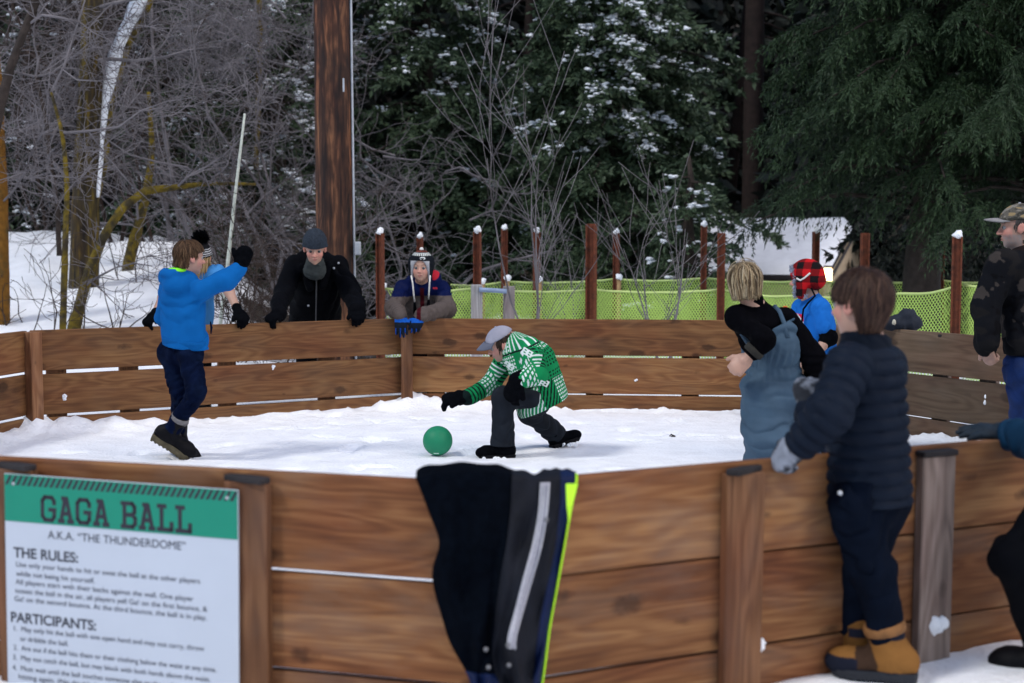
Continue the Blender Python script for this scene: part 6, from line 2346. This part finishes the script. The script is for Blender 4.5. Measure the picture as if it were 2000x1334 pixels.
def person_bib():
    d = 7.2
    J = joints((1472, 596, d), (1484, 640, d), (1517, 745, d), [(1440, 620, d - .02), (1530, 626, d + .02)], [(1492, 664, d - .20), (1592, 702, d - .05)],
               [(1467, 692, d - .19), (1590, 752, d + .12)], [(1492, 765, d - .02), (1545, 765, d + .05)], [(1500, 862, d - .1), (1560, 862, d + .12)],
               [gp(1494, d - .05, .1), gp(1572, d + .14, .1)], [gp(1492, d + .2, .06), gp(1580, d + .36, .06)])
    root = make('blond person in slate grey bib trousers and black fleece, hand on hip', J, 0)
    hd = Head(at(1456, 552, d), (.30, .95, .0), (-.10, 0, 1), .20)
    hl = hand_prims(J['wr'][0] + nrm(J['wr'][0] - J['el'][0]) * .015, (-.62, -.05, -.55), (-.2, -.9, .3), (-.4, .2, .9), .165, 1.05, 1.1, tcurl=.6)
    hr = hand_prims(J['wr'][1], (-.3, .4, -.8), (.5, -.6, 0), (0, .8, .4), .15, .8)
    body_mesh(root, J, hd, [hl, hr], skin=SKIN * 1.1, eyes=False)
    hair(root, hd, 6, 1700, 1.02, lambda p: (p[:, 2] > np.where(p[:, 1] > .16, .26, -.28)), [(.52, .40, .24), (.62, .50, .33), (.40, .28, .15), (.16, .10, .055), (.10, .06, .035), (.45, .33, .19)],
         lift=.22, width=.017, grav=.50, inward=.6, nm='blond_bob', wave=.05, endz=lambda p: -.36 - .0 * p[:, 0])
    tf = np.array([.25, .97, 0])
    sp = nrm(J['chest'] - J['pelvis'])
    pr = [cap(J['chest'], J['pelvis'], .122, .085, flat=(tf, .75)), cap(J['sh'][0], J['sh'][1], .056, .060), cap(J['neck'] + np.array([0, 0, .01]), J['chest'], .062, .1)]
    pr += arm_prims(J, 0, .054, .048, .042, ext=-.01) + arm_prims(J, 1, .064, .058, .050)
    garment(root, 'fleece', pr, .03, mat('black_fleece_top', (.0018, .0018, .0028), .95, .3, 30, .4, 200, spec=.03), .0055, (), (91, 14, .010))
    mb = MB(); c = J['wr'][0] - nrm(J['wr'][0] - J['el'][0]) * .02; a_ = nrm(J['wr'][0] - J['el'][0])
    mb.tube([c - a_ * .02, c - a_ * .012, c + a_ * .012, c + a_ * .016], [.049, .053, .052, .046], 18)
    mb.build('cuff_band', mat('cuff', (.02, .018, .014), .8, .2, 30, .2), root, True)
    mg = mat('bib_slate', (.046, .082, .124), .7, .12, 10, .25, 50, spec=.15)
    waist = at(1500, 690, d)
    pr = [cap(at(1505, 668, d + .02), at(1511, 715, d), .138, .128, flat=(tf, .80)), cap(at(1512, 720, d), at(1517, 775, d), .132, .168, flat=(tf, .82)),
          cap(at(1496, 770, d - .02), J['kn'][0], .130, .118), cap(J['kn'][0], J['an'][0], .118, .10), cap(at(1543, 775, d + .05), J['kn'][1], .125, .105), cap(J['kn'][1], J['an'][1], .105, .095)]
    pk = [cap(at(1494, 645, d + .06), at(1500, 690, d + .04), .138, .142, flat=(tf, .8)), cap(at(1522, 645, d - .02), at(1522, 690, d - .02), .095, .11, flat=(tf, .95))]
    def ex(P):
        z = P[:, 2]
        zw = waist[2]
        a = np.arctan2(P[:, 1] - d, P[:, 0] - waist[0])
        gath = np.exp(-((z - zw) / .06) ** 2)
        band = .004 * np.exp(-((z - zw) / .018) ** 2)
        pl = np.exp(-np.clip(zw - z, 0, 1) / .10) * (z < zw)
        return band + .004 * np.sin(a * 24 + 2 * np.sin(z * 20)) * (gath + pl) * .7
    nn = nrm(np.array([-.40, 0, .92]))
    garment(root, 'bib_trousers', pr + pk, .022, mg, .0055, [(at(1500, 640, d), nn)], (95, 13, .013), extra=ex)
    for pts in (((1538, 660), (1531, 630), (1522, 608), (1512, 598)), ((1462, 672), (1448, 650), (1437, 628))):
        q = [at(*p, d - .115 + .03 * i + (.03 if pts[0][0] < 1500 else 0)) for i, p in enumerate(pts)]
        mb = MB()
        mb.tube(q, .012, 6)
        mb.build('strap', mg, root, True)
    for s in (0, 1): boot(root, J, s, F_GREY, F_RUBBER, .1, .055, 1.05, flat_ref=UP, h=.008)
    pc = at(1580, 755, d + .13)
    mb = MB(); mb.box(pc + np.array([.0, 0, -.01]), (.05, .02, .035), bev=.008)
    mb.build('mitten_cuff', mat('pink_knit', (.55, .03, .10), .9, .1, 40, .3), root)
person_bib()

def person_plaid():
    d = 8.8
    J = joints((1584, 586, d), (1590, 618, d), (1604, 702, d), [(1568, 602, d + .13), (1602, 602, d - .12)], [(1556, 660, d + .16), (1618, 660, d - .17)],
               [(1538, 692, d + .12), (1592, 694, d - .22)], [(1600, 715, d + .07), (1610, 715, d - .07)], [(1598, 803, d + .05), (1614, 803, d - .1)],
               [gp(1600, d + .08, .1), gp(1618, d - .08, .1)], [gp(1540, d + .04, .06), gp(1558, d - .12, .06)])
    root = make('person in a red and black plaid trapper hat and blue T-shirt', J, 0)
    hd = Head(at(1573, 547, d), (-.86, .48, .0), (.03, 0, 1), .208)
    hl = hand_prims(J['wr'][1], (-.8, .1, -.5), (0, -.9, .3), (-.3, -.2, .9), .15, .6)
    body_mesh(root, J, hd, [hl], arm=(.038, .036, .026))
    tf = np.array([-.9, .3, 0])
    pr = [cap(J['chest'], J['pelvis'], .128, .13, flat=(np.array([.95, -.2, .1]), .78)), cap(J['sh'][0], J['sh'][1], .055, .055), cap(J['neck'], J['chest'], .06, .11)]
    for s in (0, 1):
        pr.append(cap(J['sh'][s], J['sh'][s] + (J['el'][s] - J['sh'][s]) * .62, .062, .064))
    em = at(1553, 640, d)
    def col(V):
        c = np.tile([.010, .125, .46], (len(V), 1))
        r = np.linalg.norm((V - em)[:, 1:] * np.array([.9, 1.0]), axis=1)
        m = (V[:, 0] < at(1574, 0, d)[0]) & (V[:, 2] < at(0, 612, d)[2]) & (V[:, 2] > at(0, 668, d)[2])
        c[m & (r < .112)] = (.52, .015, .05)
        c[m & (r < .086)] = (.62, .62, .64)
        c[m & (r < .062)] = (.52, .015, .05)
        c[m & (r < .040)] = (.02, .06, .30)
        return c
    garment(root, 't_shirt', pr, .025, F_ATTR, .005, [(at(1606, 722, d), -UP)], (101, 14, .008), col)
    pr = []
    for s in (0, 1):
        a, b_ = J['sh'][s] + (J['el'][s] - J['sh'][s]) * .35, J['el'][s]
        pr += [cap(a, b_, .052, .050), cap(b_, b_ + (J['wr'][s] - b_) * .15, .050, .046)]
    f0 = union(pr[:2], .02)
    garment(root, 'undersleeve', pr[2:], .02, F_BLACK, .006, (), (7, 25, .006)); garment(root, 'undersleeve', pr[:2], .02, F_BLACK, .006, (), (8, 25, .006))
    pr = [cap(J['pelvis'], (J['hp'][0] + J['hp'][1]) / 2, .12, .12, flat=(tf, .85))]
    for s in (0, 1): pr += leg_prims(J, s, .092, .078, .07)
    garment(root, 'trousers', pr, .03, mat('navy_trousers', (.0025, .006, .020), .85, .2, 14, .3), .007, (), (103, 14, .01))
    for s in (0, 1): boot(root, J, s, F_GREY, F_RUBBER, .1, .05, 1.05, flat_ref=UP, h=.008)
    # trapper hat
    H = hd.H
    pr = [ell(hd.w(0, -.05, .17), np.array((.44, .52, .47)) * H, hd.R), cap(hd.w(-.38, -.06, .1), hd.w(-.36, .02, -.42), .10 * H * 2, .075 * H * 2, flat=(hd.d(1, 0, 0), .45)),
          cap(hd.w(.38, -.06, .1), hd.w(.36, .02, -.42), .10 * H * 2, .075 * H * 2, flat=(hd.d(1, 0, 0), .45)), cap(hd.w(-.2, -.42, .0), hd.w(.2, -.42, .0), .12 * H, .12 * H), ell(hd.w(0, -.36, -.05), np.array((.36, .2, .22)) * H, hd.R)]
    def pcol(V):
        q = hd.loc(V)
        a = np.arctan2(q[:, 0], q[:, 1])
        b1 = np.sin(q[:, 2] * 2 * math.pi / .40 + 1.0) > 0
        b2 = np.sin(q[:, 1] * 2 * math.pi / .44 + .8) > 0
        c = np.tile([.45, .009, .013], (len(V), 1))
        c[b1 ^ b2] = (.16, .006, .008)
        c[b1 & b2] = (.008, .006, .007)
        return c
    hat = garment(root, 'trapper_hat', pr, .03, F_ATTR, .0045, (), (5, 30, .003), pcol, holes=[ell(hd.w(0, .48, -.12), np.array((.30, .36, .38)) * H, hd.R), ell(hd.w(0, .15, -.55), np.array((.30, .6, .40)) * H, hd.R)])
    r = np.random.default_rng(8)
    C = [hd.w(x, .34 - .12 * abs(x) + .02 * k, .26 + .06 * k) for x in np.linspace(-.36, .36, 14) for k in (0, 1, 2)] + [hd.w(sg * (.36 + .01 * k), .20, z) for sg in (-1, 1) for z in np.linspace(.2, -.45, 10) for k in (0, 1)]
    C += [hd.w(sg * .36, y, -.50 + .12 * abs(y)) for sg in (-1, 1) for y in np.linspace(-.14, .16, 6)]
    C = np.repeat(np.array(C), 12, 0)
    dd = r.normal(size=C.shape); dd /= np.linalg.norm(dd, axis=1)[:, None]
    V, F = segs_mesh(C, C + dd * .017 * (.5 + r.random((len(C), 1))), np.full(len(C), .0036), np.full(len(C), .0015), 3)
    mesh_np('fur_trim', V, F, mat('grey_fur', (.30, .33, .42), .9, .5, 60, 0), hat)
    mb = MB()
    q = [hd.w(-.47, .12, .06), hd.w(-.49, .0, .0), hd.w(-.48, -.12, .07), hd.w(-.44, -.28, .22)]
    mb.tube(q, .006, 6)
    mb.build('flap_loop', F_WHITE, hat, True)
    mb = MB()
    mb.tube([hd.w(-.38, -.30, -.22), at(1592, 578, d - .12), at(1578, 592, d - .15), at(1569, 604, d - .12), at(1566, 630, d - .10)], .006, 6)
    mb.build('neck_cord', F_BLACK, root, True)
person_plaid()

def person_puffer():
    d = 4.45
    J = joints((1690, 668, d), (1692, 735, d), (1697, 945, d), [(1658, 716, d - .11), (1728, 716, d + .11)], [(1620, 806, d - .19), (1648, 842, d + .20)],
               [(1568, 864, d - .14), (1584, 806, d + .10)], [(1672, 985, d - .05), (1722, 985, d + .05)], [(1674, 1105, d - .08), (1710, 1110, d + .0)],
               [(1741, 1272, d - .06), (1672, 1262, d + .06)], [(1690, 1296, d - .02), (1612, 1292, d + .10)])
    # legs cross over: near hip runs to the right hand boot
    J['kn'] = [at(1702, 1108, d - .06), at(1688, 1108, d + .05)]
    J['an'] = [at(1738, 1274, d - .06), at(1670, 1268, d + .06)]
    J['toe'] = [at(1672, 1296, d - .03), at(1600, 1290, d + .09)]
    root = make('brown haired person in a navy quilted jacket and tan boots', J, .02)
    hd = Head(at(1680, 594, d - .02), (-.66, .75, -.04), (.02, 0, 1), .214)
    body_mesh(root, J, hd, [], h=.005, skin=SKIN * 1.02)
    hair(root, hd, 9, 3200, .92, bowl_hair, [(.035, .017, .013), (.050, .024, .017), (.065, .033, .022), (.12, .066, .042), (.028, .014, .011)], lift=.085, width=.012, grav=.40, inward=1.3, nm='brown_bowl', wave=.05,
         scalp=(.355, .445, .395), endz=end_bowl)
    tf = np.array([-.85, .5, 0])
    nav = np.array([.0075, .0115, .021])
    Q = (.043, .0150)
    pr = [cap(at(1693, 728, d), at(1697, 985, d), .118, .134, flat=(np.array([.5, .85, 0]), .92), quilt=Q), cap(J['sh'][0], J['sh'][1], .066, .066), cap(at(1690, 672, d), at(1691, 720, d), .070, .095)]
    pr += arm_prims(J, 0, .068, .066, .056, quilt=Q, bulge=0, ext=-.01) + arm_prims(J, 1, .068, .062, .054, quilt=Q, bulge=0)
    sp = nrm(at(1693, 700, d) - at(1697, 960, d))
    garment(root, 'quilted_jacket', pr, .022, F_NYLON, .0052, [(at(1697, 981, d), -sp)], (111, 22, .0035), const(nav), holes=[ell(at(1688, 645, d), (.062, .062, .06))])
    col_ = [cap(at(1690, 655, d), at(1690, 678, d), .078, .084)]
    garment(root, 'collar', col_, .01, F_NYLON, .005, [(at(1690, 648, d), nrm(np.array([.25, .1, 1])))], (112, 25, .004), const(nav * .7), holes=[ell(at(1688, 640, d), (.066, .066, .08))])
    mb = MB(); mb.lathe(at(1641, 963, d - .155), [(.0001, .005), (.007, .004), (.008, -.004)], 10, np.array([[1, 0, 0], [0, 0, -1], [0, 1, 0]]))
    mb.build('snap', M_METAL, root, True)
    pm = mat('navy_sweatpants', (.0020, .0042, .0105), .85, .2, 12, .3, 120, spec=.05)
    pr = [cap(J['hp'][0], J['hp'][1], .085, .085), cap(J['pelvis'], (J['hp'][0] + J['hp'][1]) / 2, .11, .10)]
    for s in (0, 1): pr += leg_prims(J, s, .080, .068, .056, ext=-.07)
    garment(root, 'sweatpants', pr, .03, pm, .0055, (), (121, 17, .012))
    gm = mat('glove_grey', (.24, .26, .31), .85, .3, 22, .4, 120, second=(.018, .02, .026), s_lo=.45, s_hi=.55)
    fd = hand_prims(J['wr'][0] + nrm(J['wr'][0] - J['el'][0]) * .01, (-.55, .40, -.55), (-.5, -.6, .5), (.2, .8, .3), .15, .75, 1.35)
    glove(root, J, 0, fd, gm, rc=.050, clen=.012)
    fd = hand_prims(J['wr'][1], (-.28, .05, .93), (-.8, -.45, .0), (.7, -.6, .3), .15, 1.0, 1.35)
    glove(root, J, 1, fd, gm, rc=.046, clen=.03)
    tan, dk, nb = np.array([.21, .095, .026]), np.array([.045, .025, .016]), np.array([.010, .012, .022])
    def bcol(s):
        an, toe, kn = J['an'][s], J['toe'][s], J['kn'][s]
        fw = toe - an; fw = nrm(fw - UP * (fw @ UP))
        def f(V):
            q = V - an
            a, z = q @ fw, q[:, 2]
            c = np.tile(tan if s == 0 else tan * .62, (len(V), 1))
            c[(a > .035 + .4 * np.clip(z + .03, 0, 1)) & (z > -.06) & (a < .105)] = dk
            c[(z > .055) & (z < .085) & (a < .02)] = nb
            c[(z < -.052) & (a < .1)] = nb
            c[(a > .098) & (z < -.015)] = nb
            return c
        return f
    ml = mat('laces_dark', (.035, .022, .016), .8, .3, 40, .2)
    ms = mat('white_rubber', (.55, .56, .58), .6, .1, 20, .2)
    mk = mat('black_rubber', (.012, .014, .020), .6, .1, 20, .2)
    boot(root, J, 0, F_ATTR, mk, .085, .058, 1.06, .022, 1.0, flat_ref=UP, colfn=bcol(0), laces=ml, cuff=mat('tan_cuff', (.20, .09, .03), .8, .2, 30, .3), h=.005)
    boot(root, J, 1, F_ATTR, ms, .085, .056, 1.06, .022, 1.0, flat_ref=UP, colfn=bcol(1), laces=ml, h=.005)
person_puffer()

def person_camo():
    d = 8.25
    J = joints((2002, 492, d), (2012, 550, d), (2018, 700, d), [(1957, 518, d - .1), (2068, 518, d + .1)], [(1926, 602, d - .12), (2100, 605, d + .14)],
               [(1926, 672, d - .16), (2098, 680, d + .08)], [(1994, 720, d - .05), (2042, 720, d + .05)], [(2006, 808, d - .04), (2050, 808, d + .06)],
               [gp(2008, d - .02, .1), gp(2056, d + .08, .1)], [gp(1960, d + .16, .06), gp(2010, d + .26, .06)])
    root = make('bearded person in a camouflage jacket and cap and blue jeans', J, 0)
    hd = Head(at(1988, 443, d), (-.95, .22, -.06), (0, 0, 1), .245)
    hl = hand_prims(J['wr'][0] + np.array([0, 0, -.01]), (.30, .1, -.92), (-.7, -.6, 0), (-.4, .8, 0), .17, .9)
    body_mesh(root, J, hd, [hl], skin=SKIN * .85, thick=1.15, beard=(.22, .21, .21), brow=(.06, .05, .045))
    hair(root, hd, 12, 240, .2, lambda p: (p[:, 2] < .25) & (p[:, 2] > np.where(p[:, 1] > -.1, .02, -.3)) & (p[:, 1] < .08), [(.05, .04, .035), (.09, .08, .075)], lift=.02, width=.025, nm='greying')
    def camo(pal, f, sd):
        def g(V):
            q = V * np.array([1, 1, 1.9])
            a = wnoise(q, sd, 8, f) + .5 * wnoise(q, sd + 5, 8, f * 2.4)
            b = wnoise(q, sd + 9, 8, f) + .5 * wnoise(q, sd + 13, 8, f * 2.4)
            c = np.tile(pal[0], (len(V), 1)).astype(float)
            c[a > .25] = pal[1]
            c[b > .52] = pal[2]
            c[(a < -.45) & (b < .1)] = pal[3]
            return c
        return g
    cm = camo([(.0045, .005, .007), (.009, .0085, .009), (.040, .033, .030), (.002, .002, .003)], 6.5, 31)
    cap_hat(root, hd, F_ATTR, mat('cap_bill_grey', (.22, .21, .21), .85, .2, 40, .2), 'cap', colfn=camo([(.10, .09, .075), (.20, .18, .15), (.26, .19, .10), (.04, .038, .032)], 26, 60), zc=.17, bill=.32, droop=.02)
    tf = np.array([-.45, .88, 0])
    hem = at(2018, 692, d)
    pr = [cap(at(2012, 545, d), at(2018, 705, d), .205, .185, flat=(tf, .72)), cap(J['sh'][0], J['sh'][1], .085, .085), cap(J['neck'], at(2010, 530, d), .075, .14)]
    pr += arm_prims(J, 0, .084, .076, .060) + arm_prims(J, 1, .084, .076, .060)
    zb = at(0, 663, d)[2]
    def col(V):
        c = cm(V)
        m = (V[:, 2] < zb) & ((V - hem)[:, 0] > -.19)
        c[m] = (.007, .007, .008)
        m = np.linalg.norm(V - J['wr'][0], axis=1) < .072
        c[m] = (.007, .007, .008)
        m = V[:, 2] > at(0, 497, d)[2]
        c[m & (np.linalg.norm((V - J['neck'])[:, :2], axis=1) < .11)] = (.012, .008, .008)
        return c
    garment(root, 'camouflage_jacket', pr, .035, F_ATTR, .006, [(hem, -UP)], (131, 11, .012), col)
    pr = [cap(J['pelvis'], (J['hp'][0] + J['hp'][1]) / 2, .15, .14, flat=(tf, .8))]
    for s in (0, 1): pr += leg_prims(J, s, .105, .085, .075)
    garment(root, 'jeans', pr, .03, mat('bright_denim', (.003, .018, .085), .9, .3, 16, .4, 160), .007, (), (133, 13, .012))
    for s in (0, 1): boot(root, J, s, F_GREY, F_RUBBER, .1, .055, 1.25, flat_ref=UP, h=.009)
person_camo()

def person_edge():
    d = 4.42
    J = joints((2150, 690, d), (2150, 770, d), (2130, 960, d), [(2090, 770, d + .0), (2220, 770, d)], [(2045, 872, d + .14), (2250, 880, d)],
               [(1972, 848, d + .40), (2230, 960, d)], [(2095, 985, d), (2165, 985, d)], [(1992, 1095, d - .05), (2150, 1130, d)],
               [(2062, 1280, d + .05), (2160, 1290, d)], [(2000, 1300, d + .1), (2100, 1310, d + .05)])
    root = make('person cut by the right edge, dark glove reaching over the near wall', J, .02)
    hd = Head(at(2150, 612, d), (-.9, .4, -.1), (0, 0, 1), .21)
    body_mesh(root, J, hd, [], h=.008)
    fd = hand_prims(J['wr'][0], (-.985, .08, .10), (.1, -.25, .95), (-.1, .9, .2), .168, .14, 1.22, spread=.12, tcurl=.0)
    glove(root, J, 0, fd, mat('teal_glove', (.004, .012, .022), .7, .25, 30, .3, 120), rc=.036, clen=.04)
    fd = hand_prims(J['wr'][1], (0, 0, -1), (.5, -.8, 0), (-1, 0, 0), .15, .5, 1.2)
    glove(root, J, 1, fd, F_BLACK, h=.008)
    sl = const((.006, .028, .062))
    pr = [cap(J['chest'], J['pelvis'], .145, .15, flat=(np.array([.4, .9, 0]), .8)), cap(J['sh'][0], J['sh'][1], .08, .08), cap(J['neck'], J['chest'], .07, .12)]
    pr += arm_prims(J, 0, .075, .066, .048) + arm_prims(J, 1, .075, .064, .05)
    garment(root, 'coat', pr, .03, F_NYLON, .006, (), (141, 14, .012), sl)
    mb = MB(); w, e = J['wr'][0], J['el'][0]; a_ = nrm(w - e)
    mb.tube([w - a_ * .045, w - a_ * .038, w - a_ * .012, w - a_ * .006], [.046, .052, .050, .040], 18)
    mb.build('cuff_strap', F_BLACKCOAT, root, True)
    pr = [cap(J['hp'][0], J['hp'][1], .10, .10), cap(J['pelvis'], (J['hp'][0] + J['hp'][1]) / 2, .13, .12)]
    for s in (0, 1): pr += leg_prims(J, s, .10, .080, .075)
    garment(root, 'trousers', pr, .03, F_BLACKCOAT, .007, (), (143, 13, .012))
    for s in (0, 1): boot(root, J, s, F_GREY, F_RUBBER, .09, .055, 1.1, flat_ref=UP, h=.009)
    hair(root, hd, 14, 300, .4, short_hair, [(.08, .05, .03), (.12, .08, .05)], lift=.06, nm='brown_edge')
person_edge()
